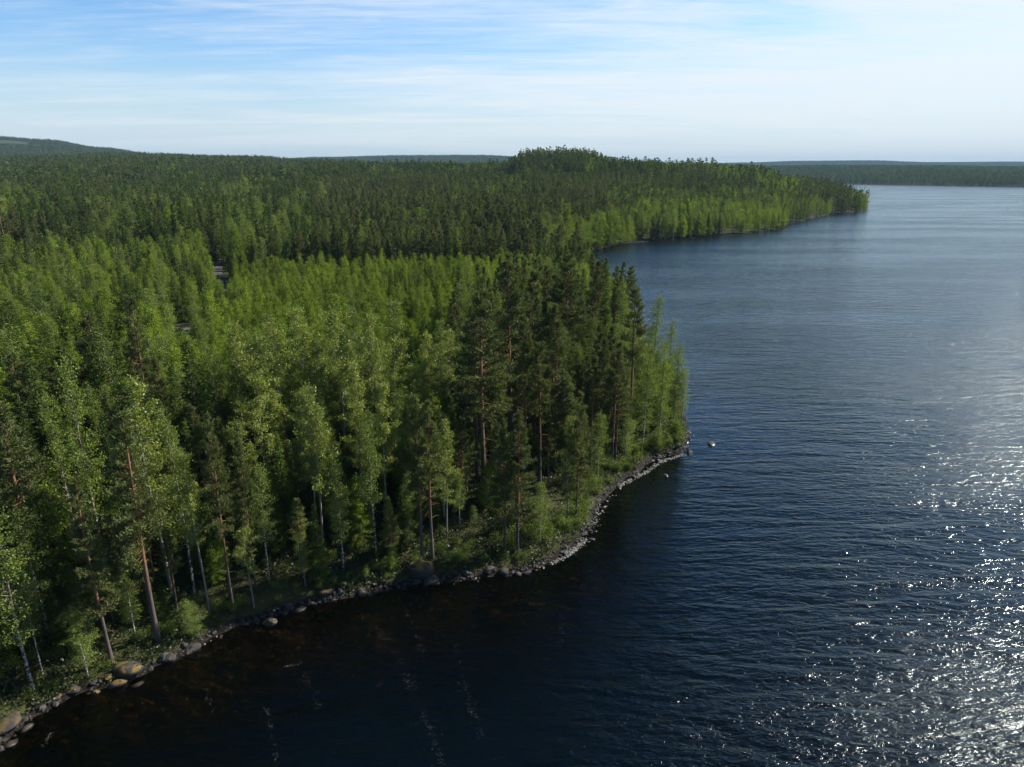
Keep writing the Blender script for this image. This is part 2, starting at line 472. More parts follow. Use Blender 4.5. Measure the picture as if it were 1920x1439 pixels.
# ------------------------------------------------------------------ materials
def new_mat(name):
    m = bpy.data.materials.new(name); m.use_nodes = True
    t = NT(m.node_tree); t.n.clear()
    out = t.add('ShaderNodeOutputMaterial')
    return m, t, out
def foliage(name, dark, mid, light, trans=0.35, tcol=(1.25, 1.3, 0.5), gloss=0.06, rough=0.45):
    m, t, out = new_mat(name)
    av = t.add('ShaderNodeAttribute', dict(attribute_name='v', attribute_type='GEOMETRY')).outputs['Fac']
    at_ = t.add('ShaderNodeAttribute', dict(attribute_name='tone', attribute_type='INSTANCER')).outputs['Fac']
    leaf = t.mixc(t.ramp(av, 0.0, 1.0, 0.0, 1.0, False), c4(*dark), c4(*mid))
    col = t.mixc(t.ramp(at_, 0.0, 1.0, 0.0, 1.0, False), leaf, c4(*light))
    tc = t.mixc(1.0, col, c4(*tcol), 'MULTIPLY')
    d = t.add('ShaderNodeBsdfDiffuse', None, Color=col)
    tr = t.add('ShaderNodeBsdfTranslucent', None, Color=tc)
    g = t.add('ShaderNodeBsdfGlossy', None, Color=c4(1, 1, 1), Roughness=rough)
    mx = t.add('ShaderNodeMixShader', None, i0=trans, i1=d.outputs[0], i2=tr.outputs[0])
    mx2 = t.add('ShaderNodeMixShader', None, i0=gloss, i1=mx.outputs[0], i2=g.outputs[0])
    t.l.new(mx2.outputs[0], out.inputs[0])
    return m
M_PINE = foliage('pine_needles', (0.046, 0.059, 0.017), (0.147, 0.173, 0.055), (0.184, 0.215, 0.058), 0.26, (1.1, 1.15, .6), .02, .6)
M_SPRUCE = foliage('spruce_needles', (0.018, 0.036, 0.004), (0.073, 0.114, 0.019), (0.123, 0.189, 0.024), 0.24, (1.1, 1.2, .5), .015, .6)
M_BIRCH = foliage('birch_leaves', (0.053, 0.084, 0.011), (0.186, 0.258, 0.041), (0.260, 0.333, 0.059), 0.38, (1.15, 1.2, .45), .02, .55)
M_YOUNG = foliage('young_birch_leaves', (0.055, 0.089, 0.008), (0.205, 0.292, 0.023), (0.281, 0.369, 0.030), 0.38, (1.15, 1.2, .45), .015, .6)
M_ASPEN = foliage('aspen_leaves', (0.069, 0.106, 0.016), (0.230, 0.302, 0.062), (0.314, 0.358, 0.067), 0.36, (1.12, 1.15, .5), .03, .5)
M_HERB = foliage('herb_leaves', (0.012, 0.022, 0.004), (0.040, 0.060, 0.011), (0.061, 0.083, 0.016), 0.25, (1.1, 1.2, .5), .04, .5)

def bark(name, kind):
    m, t, out = new_mat(name)
    h = t.add('ShaderNodeAttribute', dict(attribute_name='h', attribute_type='GEOMETRY')).outputs['Fac']
    tc = t.add('ShaderNodeTexCoord')
    if kind == 'pine':
        n = t.noise(t.mapping(tc.outputs['Object'], (6, 6, 1.6)), 1.0, 3.0)
        low = t.mixc(n, c4(.07, .055, .048), c4(.19, .155, .14)); hi = t.mixc(n, c4(.18, .095, .05), c4(.38, .215, .115))
        col = t.mixc(t.ramp(h, .18, .42), low, hi)
    elif kind == 'birch':
        n = t.noise(t.mapping(tc.outputs['Object'], (2.5, 2.5, 5)), 1.0, 4.0, .6)
        col = t.mixc(t.ramp(n, .44, .56), c4(.06, .052, .046), c4(.56, .53, .48))
        col = t.mixc(t.ramp(h, .5, .62), col, c4(.19, .15, .12))
    elif kind == 'aspen':
        n = t.noise(t.mapping(tc.outputs['Object'], (3, 3, 4)), 1.0, 3.0)
        col = t.mixc(n, c4(.16, .15, .12), c4(.40, .39, .32))
    else:
        n = t.noise(t.mapping(tc.outputs['Object'], (6, 6, 2)), 1.0, 3.0)
        col = t.mixc(n, c4(.05, .04, .032), c4(.13, .10, .08))
    b = t.add('ShaderNodeBsdfPrincipled', None, Base_Color=col, Roughness=.85)
    b.inputs['Specular IOR Level'].default_value = 0.2
    bp = t.add('ShaderNodeBump', None, Strength=.6, Distance=.03, Height=n); t.l.new(bp.outputs[0], b.inputs['Normal'])
    t.l.new(b.outputs[0], out.inputs[0])
    return m
B_PINE, B_BIRCH, B_ASPEN, B_SPRUCE = bark('pine_bark', 'pine'), bark('birch_bark', 'birch'), bark('aspen_bark', 'aspen'), bark('spruce_bark', 'spruce')

def ground_material():
    m, t, out = new_mat('forest_floor_and_lake_bed')
    geo = t.add('ShaderNodeNewGeometry')
    pos = geo.outputs['Position']; sep = t.add('ShaderNodeSeparateXYZ', None, i0=pos)
    z = sep.outputs[2]
    n1 = t.noise(pos, 0.35, 5.0, .6); n2 = t.noise(pos, 2.2, 4.0, .6)
    moss = t.mixc(t.ramp(n1, .35, .65), c4(.030, .040, .014), c4(.075, .088, .026))
    litter = t.mixc(n2, c4(.050, .036, .020), c4(.12, .095, .050))
    land = t.mixc(t.ramp(n2, .48, .66), moss, litter)
    # far ground between crowns reads as forest
    clear = t.add('ShaderNodeAttribute', dict(attribute_name='clearing', attribute_type='GEOMETRY')).outputs['Fac']
    land = t.mixc(clear, land, t.mixc(n1, c4(.055, .085, .030), c4(.085, .118, .040)))
    # stony waterline
    vor = t.add('ShaderNodeTexVoronoi', None, Vector=pos, Scale=2.4)
    stone = t.mixc(t.ramp(vor.outputs['Distance'], .1, .5), c4(.085, .075, .065), c4(.02, .016, .013))
    shore_f = t.ramp(z, .28, .5, 1.0, 0.0)
    dry = t.mixc(shore_f, land, stone)
    # lake bed: brown stones and silt close in, painted blacker with depth for light lost in the water
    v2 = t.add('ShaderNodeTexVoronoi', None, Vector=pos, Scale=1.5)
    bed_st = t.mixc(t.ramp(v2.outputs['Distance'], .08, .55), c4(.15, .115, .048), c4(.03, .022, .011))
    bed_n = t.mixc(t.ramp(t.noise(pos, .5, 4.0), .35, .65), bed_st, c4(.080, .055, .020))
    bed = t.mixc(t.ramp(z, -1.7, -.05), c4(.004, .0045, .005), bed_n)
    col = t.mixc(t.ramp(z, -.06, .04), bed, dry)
    b = t.add('ShaderNodeBsdfPrincipled', None, Base_Color=col, Roughness=.9)
    b.inputs['Specular IOR Level'].default_value = 0.15
    bp = t.add('ShaderNodeBump', None, Strength=.7, Distance=.25, Height=n2); t.l.new(bp.outputs[0], b.inputs['Normal'])
    t.l.new(b.outputs[0], out.inputs[0])
    return m
def water_material():
    m, t, out = new_mat('lake_water')
    pos = t.add('ShaderNodeNewGeometry').outputs['Position']
    att = t.add('ShaderNodeAttribute', dict(attribute_name='lee', attribute_type='GEOMETRY')).outputs['Fac']
    # wave trains: crests run across the view, tilted up to the right
    a = t.mapping(pos, scale=(.10, .44, 1), rot=(0, 0, R(-22)))
    wa = t.noise(a, 1.0, 2.0, .5, .6)
    b = t.mapping(pos, scale=(.62, 1.7, 1), rot=(0, 0, R(-14)), loc=(5, 3, 0))
    wb = t.noise(b, 1.0, 2.0, .5, .5)
    c = t.mapping(pos, scale=(2.6, 5.2, 1), rot=(0, 0, R(-32)), loc=(2, 9, 0))
    wc = t.noise(c, 1.0, 3.0, .55, .4)
    # gusts: patches with more or fewer ripples
    g = t.ramp(t.noise(t.mapping(pos, scale=(.007, .026, 1), rot=(0, 0, R(-12))), 1.0, 3.0), .32, .68, .45, 1.35)
    hsum = t.math('ADD', t.math('MULTIPLY', wa, .60), t.math('MULTIPLY', wb, .23))
    hsum = t.math('ADD', hsum, t.math('MULTIPLY', t.math('MULTIPLY', wc, .070), g))
    calm = t.ramp(att, 0.0, 1.0, .42, 1.0, False)
    bp = t.add('ShaderNodeBump', None, Strength=1.0, Distance=1.0, Height=t.math('MULTIPLY', t.math('MULTIPLY', hsum, calm), t.ramp(g, .4, 1.4, .72, 1.12)))
    fr = t.add('ShaderNodeFresnel', None, IOR=1.36, Normal=bp.outputs[0])
    gl = t.add('ShaderNodeBsdfGlossy', None, Color=c4(.90, 1, 1), Roughness=.13, Normal=bp.outputs[0])
    tr = t.add('ShaderNodeBsdfTransparent', None, Color=c4(.64, .50, .26))
    up = t.add('ShaderNodeBsdfDiffuse', None, Color=c4(.0006, .0022, .0032))
    body = t.add('ShaderNodeMixShader', None, i0=t.ramp(att, .22, .95, 0.0, 1.0), i1=tr.outputs[0], i2=up.outputs[0])
    mx = t.add('ShaderNodeMixShader', None, i0=fr.outputs[0], i1=body.outputs[0], i2=gl.outputs[0])
    t.l.new(mx.outputs[0], out.inputs[0])
    return m
def rock_material():
    m, t, out = new_mat('shore_stone')
    tc = t.add('ShaderNodeNewGeometry'); pos = tc.outputs['Position']; nz = t.add('ShaderNodeSeparateXYZ', None, i0=tc.outputs['Normal']).outputs[2]
    z = t.add('ShaderNodeSeparateXYZ', None, i0=pos).outputs[2]
    tone = t.add('ShaderNodeAttribute', dict(attribute_name='tone', attribute_type='INSTANCER')).outputs['Fac']
    v = t.add('ShaderNodeAttribute', dict(attribute_name='v', attribute_type='GEOMETRY')).outputs['Fac']
    n = t.noise(pos, 3.0, 5.0, .6)
    base = t.mixc(t.math('ADD', t.math('MULTIPLY', n, .5), t.math('MULTIPLY', v, .5)), c4(.014, .012, .011), c4(.12, .108, .10))
    wet = t.mixc(t.ramp(z, .02, .22), t.mixc(1.0, base, c4(.35, .27, .20), 'MULTIPLY'), base)
    lic = t.math('MULTIPLY', t.math('MULTIPLY', t.ramp(t.noise(pos, 1.7, 4.0), .42, .56), t.ramp(nz, .25, .7)), tone)
    col = t.mixc(lic, wet, t.mixc(n, c4(.15, .085, .018), c4(.26, .19, .04)))
    b = t.add('ShaderNodeBsdfPrincipled', None, Base_Color=col, Roughness=t.ramp(z, .02, .3, .35, .85))
    bp = t.add('ShaderNodeBump', None, Strength=.8, Distance=.06, Height=n); t.l.new(bp.outputs[0], b.inputs['Normal'])
    t.l.new(b.outputs[0], out.inputs[0])
    return m
def plain(name, col, rough=.6, metal=0.0, noise=0.0):
    m, t, out = new_mat(name)
    pos = t.add('ShaderNodeNewGeometry').outputs['Position']
    n = t.noise(pos, 1.2, 5.0, .6)
    cc = t.mixc(n, c4(*[c*(1-noise) for c in col]), c4(*[min(1, c*(1+noise)) for c in col]))
    b = t.add('ShaderNodeBsdfPrincipled', None, Base_Color=cc, Roughness=rough, Metallic=metal)
    t.l.new(b.outputs[0], out.inputs[0])
    return m
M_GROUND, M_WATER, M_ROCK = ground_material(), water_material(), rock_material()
M_FOAM = plain('white_foam', (.46, .46, .43), .8, 0, .15)
M_ROAD = plain('gravel', (.11, .10, .09), .95, 0, .35)

# ------------------------------------------------------------------ ground sheet (fan from the camera's foot to the horizon)
def fan(na, nr, a0, a1, r0, r1):
    a = np.linspace(R(a0), R(a1), na); r = r0*(r1/r0)**(np.linspace(0, 1, nr))
    A, Q = np.meshgrid(a, r)
    X = np.sin(A)*Q; Y = np.cos(A)*Q
    i = np.arange(nr-1)[:, None]*na; j = np.arange(na-1)[None, :]
    Fc = np.stack([i+j, i+j+1, i+na+j+1, i+na+j], -1).reshape(-1, 4)
    return X.ravel(), Y.ravel(), Fc
gx, gy, gf = fan(520, 500, -75, 75, 18, 11500)
gd = sdist(gx, gy)
gz = height(gx, gy, gd)
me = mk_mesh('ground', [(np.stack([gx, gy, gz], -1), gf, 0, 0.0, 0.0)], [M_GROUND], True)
# logged clearings on the far hill: (photo column range, distance range)
def clearing(x, y):
    y = np.maximum(y, 1); c = 960+1341*x/y
    s1 = (c > -250) & (c < 62) & (y > 3150) & (y < 3560)
    s2 = (c > 20) & (c < 165) & (y > 3380-(c-40)*1.5) & (y < 3500-(c-40)*1.5)
    return s1 | s2
a = me.attributes.new('clearing', 'FLOAT', 'POINT'); a.data.foreach_set('value', clearing(gx, gy).astype(np.float32))
put('ground', me, kind='structure')

wx, wy, wf = fan(300, 240, -75, 75, 5, 11600)
wd = -sdist(wx, wy)
offshore = np.where(wy < 210, np.clip(wd/26.0, 0, 1), np.clip(wd/26.0 + (wy-210)/60, 0, 1))  # zero at the waterline, rising outward; sets ripple height and water clarity
me = mk_mesh('lake_water', [(np.stack([wx, wy, wx*0], -1), wf, 0, 0.0, 0.0)], [M_WATER], True)
a = me.attributes.new('lee', 'FLOAT', 'POINT'); a.data.foreach_set('value', offshore.astype(np.float32))
put('lake_water', me, kind='structure')

# ------------------------------------------------------------------ gravel road
road_px = [(560,452),(500,466),(462,477),(438,486),(416,493),(404,503),(404,515),(414,527),(428,545),(420,575),(380,604),(345,625),(300,640)]
RP = np.array([on_ground(x, y)[:2] for x, y in road_px])
def resample(P, step):
    L = np.r_[0, np.cumsum(np.linalg.norm(np.diff(P, axis=0), axis=1))]
    s = np.arange(0, L[-1], step)
    return np.stack([np.interp(s, L, P[:, 0]), np.interp(s, L, P[:, 1])], -1)
RP = resample(RP, 2.0)
for _ in range(6): RP[1:-1] = (RP[:-2]+RP[1:-1]*2+RP[2:])/4
T = nrm(np.gradient(RP, axis=0)); Nn = np.stack([-T[:, 1], T[:, 0]], -1)
rows = []
for o in (-2.3, -1.2, 0, 1.2, 2.3):
    Q = RP+Nn*o; rows.append(np.stack([Q[:, 0], Q[:, 1], height(Q[:, 0], Q[:, 1]) + (.30 if abs(o) < 2 else .12)], -1))
Vr = np.stack(rows, 1).reshape(-1, 3); n = len(RP)
i = np.arange(n-1)[:, None]*5; j = np.arange(4)[None, :]
put('gravel_road', mk_mesh('gravel_road', [(Vr, np.stack([i+j, i+j+1, i+6+j, i+5+j], -1).reshape(-1, 4), 0, 0., 0.)], [M_ROAD], True), kind='structure')
def road_dist(x, y):
    d = np.full(np.shape(x), 1e9)
    for p in RP: d = np.minimum(d, np.hypot(x-p[0], y-p[1]))
    return d

# ------------------------------------------------------------------ tree meshes
GEN = {
 'pine':  lambda H, s, l, k: tree_pine(H, s, l, cb=(.40, .46, .34, .50, .30, .42)[k % 6], Lm=(2.2, 1.9, 2.4, 2.0, 2.1, 2.5)[k % 6]),
 'spruce':lambda H, s, l, k: tree_spruce(H, s, l, Lm=(1.8, 1.5, 2.1, 1.7)[k % 4]),
 'birch': lambda H, s, l, k: tree_broad(H, s, l, cb=(.30, .24, .36, .28, .20)[k % 5], Lm=(1.9, 1.6, 2.0, 1.5, 2.1)[k % 5], leaf=.145, dens=1.45, spread=.27, el0=52),
 'young': lambda H, s, l, k: tree_broad(H, s, l, cb=.08, Lm=(3.4, 2.8, 3.8, 3.1)[k % 4], leaf=.18, dens=1.15, shape='cone', spread=.25, el0=45, bend=.008),
 'aspen': lambda H, s, l, k: tree_broad(H, s, l, cb=(.34, .42, .30, .46, .38)[k % 5], Lm=(2.1, 2.5, 1.9, 2.3, 2.0)[k % 5], leaf=.175, dens=1.45, spread=.29, el0=50, clump=True, bend=.022),
}
H0 = dict(pine=21., spruce=17., birch=16., young=11., aspen=18.)
NV = dict(pine=6, spruce=4, birch=5, young=4, aspen=5)
MATS = dict(pine=(B_PINE, M_PINE), spruce=(B_SPRUCE, M_SPRUCE), birch=(B_BIRCH, M_BIRCH), young=(B_BIRCH, M_YOUNG), aspen=(B_ASPEN, M_ASPEN))
NAME = dict(pine='pine_tree', spruce='spruce_tree', birch='birch_tree', young='young_birch_tree', aspen='aspen_tree')
CATN = dict(pine='pine tree', spruce='spruce tree', birch='birch tree', young='birch tree', aspen='aspen tree')
SEED = dict(pine=100, spruce=200, birch=300, young=400, aspen=500)
NEAR = {}
for kd in GEN:
    NEAR[kd] = []
    for k in range(NV[kd]):
        tb, (V, Fc, v) = GEN[kd](H0[kd], SEED[kd]+k, 0, k)
        TV, TF, TH = merge_tubes(tb)
        tm = mk_mesh(NAME[kd]+'_trunk', [(TV, TF, 0, 0.5, TH)], [MATS[kd][0]], True)
        cm = mk_mesh(NAME[kd]+'_crown', [(V, Fc, 0, v, 0.0)], [MATS[kd][1]])
        NEAR[kd].append((tm, cm))
LODP = {}
def lod_protos(kd, lod, nvar):
    res = []
    for k in range(nvar):
        tb, (V, Fc, v) = GEN[kd](H0[kd], SEED[kd]+50+10*lod+k, lod, k)
        TV, TF, TH = merge_tubes(tb if lod < 2 else tb[:1])
        me = mk_mesh('%s_lod%d' % (kd, lod), [(TV, TF, 0, .5, TH), (V, Fc, 1, v, 0.)], list(MATS[kd]))
        res.append(bpy.data.objects.new('proto_%s_%d_%d' % (kd, lod, k), me))
    return res

# ------------------------------------------------------------------ scattered stuff by geometry nodes
def instancer(name, protos, P, rz, sxy, sz, var, tone, label=None, cat=None):
    coll = bpy.data.collections.new(name+'_source')
    for i, o in enumerate(protos):
        o.name = 'p%03d_%s' % (i, name); coll.objects.link(o)
    n = len(P)
    me = bpy.data.meshes.new(name); me.vertices.add(n)
    me.vertices.foreach_set('co', np.asarray(P, np.float32).ravel())
    def at_(nm, typ, arr):
        a = me.attributes.new(nm, typ, 'POINT')
        a.data.foreach_set('vector' if typ == 'FLOAT_VECTOR' else 'value', np.ascontiguousarray(arr).ravel())
    at_('rot', 'FLOAT_VECTOR', np.stack([rz*0, rz*0, rz], -1).astype(np.float32))
    at_('scl', 'FLOAT_VECTOR', np.stack([sxy, sxy, sz], -1).astype(np.float32))
    at_('idx', 'INT', var.astype(np.int32)); at_('tone', 'FLOAT', tone.astype(np.float32))
    me.update()
    ob = put(name, me, kind='stuff', label=label, cat=cat)
    g = bpy.data.node_groups.new(name, 'GeometryNodeTree')
    g.interface.new_socket('Geometry', in_out='INPUT', socket_type='NodeSocketGeometry')
    g.interface.new_socket('Geometry', in_out='OUTPUT', socket_type='NodeSocketGeometry')
    gi = g.nodes.new('NodeGroupInput'); go = g.nodes.new('NodeGroupOutput')
    ip = g.nodes.new('GeometryNodeInstanceOnPoints'); ci = g.nodes.new('GeometryNodeCollectionInfo')
    ci.inputs['Collection'].default_value = coll
    ci.inputs['Separate Children'].default_value = True; ci.inputs['Reset Children'].default_value = True
    def na(nm, typ):
        q = g.nodes.new('GeometryNodeInputNamedAttribute'); q.data_type = typ; q.inputs[0].default_value = nm
        return q.outputs['Attribute']
    g.links.new(gi.outputs[0], ip.inputs['Points']); g.links.new(ci.outputs[0], ip.inputs['Instance'])
    ip.inputs['Pick Instance'].default_value = True
    g.links.new(na('idx', 'INT'), ip.inputs['Instance Index'])
    g.links.new(na('rot', 'FLOAT_VECTOR'), ip.inputs['Rotation'])
    g.links.new(na('scl', 'FLOAT_VECTOR'), ip.inputs['Scale'])
    g.links.new(ip.outputs[0], go.inputs[0])
    md = ob.modifiers.new('scatter', 'NODES'); md.node_group = g
    return ob

# ------------------------------------------------------------------ the trees that can be told apart
# kind, base column, base row, top row (photo pixels), variant, width factor, tone, label
HEROES = [
 ('pine', 296,1200, 772,0,1.05,.5,'tall pine at the waterline with a long bright orange trunk and curved dead lower branches'),
 ('pine', 210,1243, 895,4,0.85,.5,'pine with reddish trunk behind the sunlit birch sapling clump on the near bank'),
 ('pine',  87,1140, 758,2,1.25,.3,'broad dark pine at left edge with orange lower trunk'),
 ('pine', 104,1104, 800,1,0.95,.3,'pine just right of the broad dark pine with a thin reddish trunk'),
 ('birch', 62,1293, 962,0,1.20,.6,'birch at the left edge with a long bare white trunk and pale crown'),
 ('birch', 79,1263,1050,2,0.90,.4,'slim birch with white stem close behind the leftmost birch'),
 ('birch',166,1275,1135,4,1.25,.8,'small sunlit birch clump on the bank above the lichen covered boulder'),
 ('birch',255,1200,1050,3,1.05,.4,'small birch between the two orange trunked pines on the near bank'),
 ('aspen',393,1147, 845,3,0.90,.9,'pale sparse aspen with bare silvery twigs and a long grey trunk near the water'),
 ('aspen',477,1143, 986,1,0.90,.7,'small lone aspen with bright tuft of leaves on a thin pale trunk beside the water'),
 ('birch',361,1196,1125,4,1.60,.5,'low leafy sapling at the waterline right of the tallest orange trunked pine'),
 ('pine', 437,1140, 772,5,0.60,.4,'narrow pine with bare dark trunk left of the small lone aspen'),
 ('pine', 480,1105, 811,4,0.62,.4,'narrow pine with pointed top behind the small lone aspen'),
 ('birch',366,1120, 757,0,0.80,.6,'slender birch with pointed crown rising behind the pale sparse aspen'),
 ('aspen',322,1110, 705,2,1.20,.8,'large pale aspen with wide ragged crown towering on the left side'),
 ('birch',205,1090, 665,3,0.85,.7,'tallest narrow birch on the left with white trunk showing through gaps'),
 ('birch',158,1070, 728,1,0.80,.7,'birch with long white trunk left of the tallest narrow birch'),
 ('birch', 75,1070, 748,0,1.00,.6,'round topped birch near the left edge behind the broad dark pine'),
 ('birch',505,1092, 866,2,1.05,.6,'birch with rounded crown right of the two narrow pines'),
 ('aspen',606,1028, 722,0,1.05,.6,'birch like aspen with long leaning pale trunk in the centre left'),
 ('aspen',596,1024, 728,1,0.90,.6,'aspen with pale trunk standing close left of its leaning twin'),
 ('birch',706,1040, 770,2,0.95,.5,'birch with straight white trunk in front of the yellow green aspen'),
 ('birch',644,1068, 860,3,1.15,.3,'dark green birch with twin white stems low in front of the aspens'),
 ('aspen',728, 985, 712,4,1.05,1.0,'yellow green aspen with sparse open crown at the right end of the aspen group'),
 ('pine', 792,1050, 735,1,0.85,.8,'left one of two orange trunked pines standing above the mossy boulder'),
 ('pine', 811,1046, 748,0,0.90,.8,'right one of two orange trunked pines standing above the mossy boulder'),
 ('aspen',838,1008, 785,2,1.05,.6,'aspen with full pale crown touching the right side of the two orange trunked pines'),
 ('pine', 908, 932, 545,5,1.25,.2,'very tall dark pine at the left end of the pine grove'),
 ('pine', 894, 900, 600,1,1.00,.2,'dark pine just behind the leftmost tall pine of the grove'),
 ('pine', 946,1037, 800,4,0.95,.3,'left one of two pines low in front of the pine grove above the rocky shore'),
 ('pine', 970,1035, 770,2,0.95,.3,'right one of two pines low in front of the pine grove above the rocky shore'),
 ('birch',1013,1020, 900,1,1.15,.6,'small bright birch on the bank right of the two low front pines'),
 ('birch',1064, 973, 778,0,1.05,.5,'birch with yellow green top in front of the dark grove near the shore'),
 ('pine',1080, 975, 785,4,0.95,.4,'pine with thin brown trunk beside the yellow topped birch near the shore'),
 ('birch',1120, 905, 770,4,1.15,.5,'leafy birch on the bank where the stony shore bends outward'),
 ('pine',1147, 872, 640,0,1.05,.4,'tall pine with bare lower trunk and hanging dead limbs near the headland'),
 ('pine',1180, 815, 540,3,1.05,.5,'pine with flat topped crown standing highest near the lake side of the grove'),
 ('pine', 958, 850, 487,0,1.15,.3,'tallest pine in the left half of the grove'),
 ('pine',1000, 830, 505,1,0.95,.2,'slim dark pine in the middle of the grove'),
 ('pine',1035, 830, 570,2,0.95,.5,'pine with olive crown in front of the middle of the grove'),
 ('pine',1058, 745, 476,5,1.35,.1,'broad dark pine whose top stands against the bay'),
 ('pine',1112, 735, 488,3,1.00,.2,'pine leaning over the bay right of the broad dark pine'),
 ('spruce',1130,720, 494,1,0.85,1.0,'bright green pointed spruce standing against the blue water'),
 ('birch',1160,735, 522,1,1.05,.5,'loose crowned birch right of the bright green spruce'),
 ('birch',1222,745, 552,2,1.00,.5,'thin birch at the lake edge of the grove with airy top'),
 ('birch',1262,800, 640,4,1.05,.7,'leafy birch on the headland left of the outermost leaning birch'),
 ('birch',1236,815, 640,3,1.20,.8,'full bright birch in the middle of the headland'),
 ('birch',1205,838, 660,4,1.20,.6,'bright birch on the headland nearest the tall bare trunked pine'),
 ('birch',1250,778, 600,0,1.00,.6,'tall slim birch behind the headland stones'),
 ('birch',1277,802, 686,1,1.10,.9,'outermost birch on the headland leaning out over the lake'),
 ('pine',1012, 905, 640,1,1.00,.3,'pine with straight reddish trunk above the sunlit mossy clearing'),
 ('pine',1040, 880, 600,3,0.95,.3,'pine with long bare trunk right of the sunlit mossy clearing'),
 ('pine', 985, 890, 590,0,0.95,.3,'pine with long bare trunk left of the sunlit mossy clearing'),
 ('aspen',475, 905, 604,2,1.10,.8,'leftmost tall aspen of the pale aspen group'),
 ('aspen',545, 930, 600,0,1.05,.7,'second tall aspen from the left in the pale aspen group'),
 ('aspen',585, 900, 575,4,1.15,.8,'highest aspen of the pale group with feathery top'),
 ('aspen',650, 900, 576,1,1.15,.7,'wide aspen right of the highest one in the pale group'),
 ('aspen',718, 890, 584,3,0.95,.6,'aspen with slim grey green top against the young birches'),
 ('aspen',812, 860, 618,4,0.95,1.0,'yellow green aspen standing against the dark left flank of the pine grove'),
 ('aspen',505, 980, 690,3,1.05,.8,'aspen with rounded pale crown in front of the left side of the aspen group'),
 ('aspen',680, 960, 680,2,1.10,.9,'aspen with golden tinted crown in the middle of the aspen group'),
 ('spruce',745, 900, 690,0,0.80,.7,'dark green young spruce wedged between the aspens'),
 ('spruce',395, 960, 640,2,1.05,.1,'dark spruce with narrow crown left of the aspen group'),
]
HB = []; HX = []
hero_pts = []
for (kd, bx, by, ty, var, wf_, tone, lab) in HEROES:
    p = on_ground(bx, by)
    Hh = top_z(p[1], ty) - p[2]
    hero_pts.append((kd, p, Hh, var, wf_, tone, lab))
HP = np.array([[h[1][0], h[1][1]] for h in hero_pts])
rs = random.Random(11)
def place_tree(kd, p, Hh, var, wf_, tone, rz, label, group=None):
    e = bpy.data.objects.new(NAME[kd], None); SC.collection.objects.link(e)
    e.empty_display_size = .5
    e.location = (p[0], p[1], p[2]-0.15); e.rotation_euler = (0, 0, rz)
    s = Hh/H0[kd]; e.scale = (s**.6*wf_ if s < 1 else s*wf_, s**.6*wf_ if s < 1 else s*wf_, s)
    e['label'] = label; e['category'] = CATN[kd]
    if group: e['group'] = group
    tm, cm = NEAR[kd][var % len(NEAR[kd])]
    t = bpy.data.objects.new('trunk', tm); SC.collection.objects.link(t); t.parent = e
    c = bpy.data.objects.new('crown', cm); SC.collection.objects.link(c); c.parent = e
    c['tone'] = float(tone)
    return e
GOF = {k: {'pine': 'pines near the shore', 'birch': 'birches near the shore', 'aspen': 'pale aspens near the shore', 'spruce': 'spruces near the shore'}[k] for k in ('pine', 'birch', 'aspen', 'spruce')}
for kd, p, Hh, var, wf_, tone, lab in hero_pts:
    place_tree(kd, p, Hh, var, wf_*(.9 if kd in ('aspen', 'birch') else 1.05), tone, rs.uniform(0, 6.28), lab, GOF[kd])

# ------------------------------------------------------------------ the rest of the forest: who grows where
KN = ['pine', 'spruce', 'birch', 'young', 'aspen']
ZONES = [   # name, mix of KN, height range (m), keep share
 ('front_left',  (.30,.32,.20,.06,.12), (7, 19), .95),
 ('front_mid',   (.10,.20,.24,.06,.40), (9, 18), .95),
 ('grove',       (.70,.05,.25,.00,.00), (12, 20), .50),
 ('head',        (.04,.02,.92,.02,.00), (6, 12), .9),
 ('young_stand', (.01,.06,.03,.90,.00), (7, 12.5), .62),
 ('left_mid',    (.08,.40,.12,.36,.04), (7, 17), .74),
 ('dark_mid',    (.20,.52,.16,.08,.04), (10, 22), .92),
 ('pine_mid',    (.72,.20,.05,.03,.00), (13, 21.5), .90),
 ('bay_edge',    (.14,.20,.42,.24,.00), (9, 18), .85),
 ('bay_slope',   (.14,.32,.30,.24,.00), (15, 19), 1.0),
 ('ridge',       (.42,.46,.08,.04,.00), (11, 23), .88),
 ('ridge_birch', (.28,.22,.26,.24,.00), (12, 20), .9),
 ('far',         (.52,.36,.12,.00,.00), (12, 19), 1.0),
]
ZI = {z[0]: i for i, z in enumerate(ZONES)}
def zone_of(x, y, z, d):
    mx, my, _ = project(x, y, z+12)
    zi = np.full(x.shape, ZI['pine_mid'])
    def s(name, c): zi[c] = ZI[name]
    s('dark_mid', (mx < 560) & (my > 322))
    s('left_mid', (mx < 430) & (my > 432+0.05*mx))
    s('dark_mid', (mx >= 430) & (mx < 640) & (my < 462))
    s('pine_mid', (mx >= 590) & (my <= 470) & (y < 800))
    s('young_stand', (mx > 395) & (mx < 1060) & (my > 470-.02*(mx-400)) & (my < 720))
    s('front_mid', (mx > 440) & (mx < 850) & (my > 655))
    s('front_left', (mx <= 440) & (my > 690+.1*mx))
    s('grove', (mx > 845) & (mx < 1230) & (my > 500 + np.maximum(0, 1050-mx)*.35) & (d > 5))
    s('head', (mx > 1165) & (my > 560) & (d < 13) & (y < 200))
    s('bay_edge', (d < 16) & (y > 235))
    s('bay_slope', (mx > 1130) & (mx < 1500) & (d < 110) & (d >= 16) & (y > 300) & (vnoise(x, y, 60, 9) > -.45))
    s('ridge', (y > 700) & (d > 100))
    s('ridge_birch', (mx > 930) & (mx < 1420) & (y > 560) & (d > 100) & (vnoise(x, y, 75, 12) > .18))
    s('far', (y > 1300))
    return zi
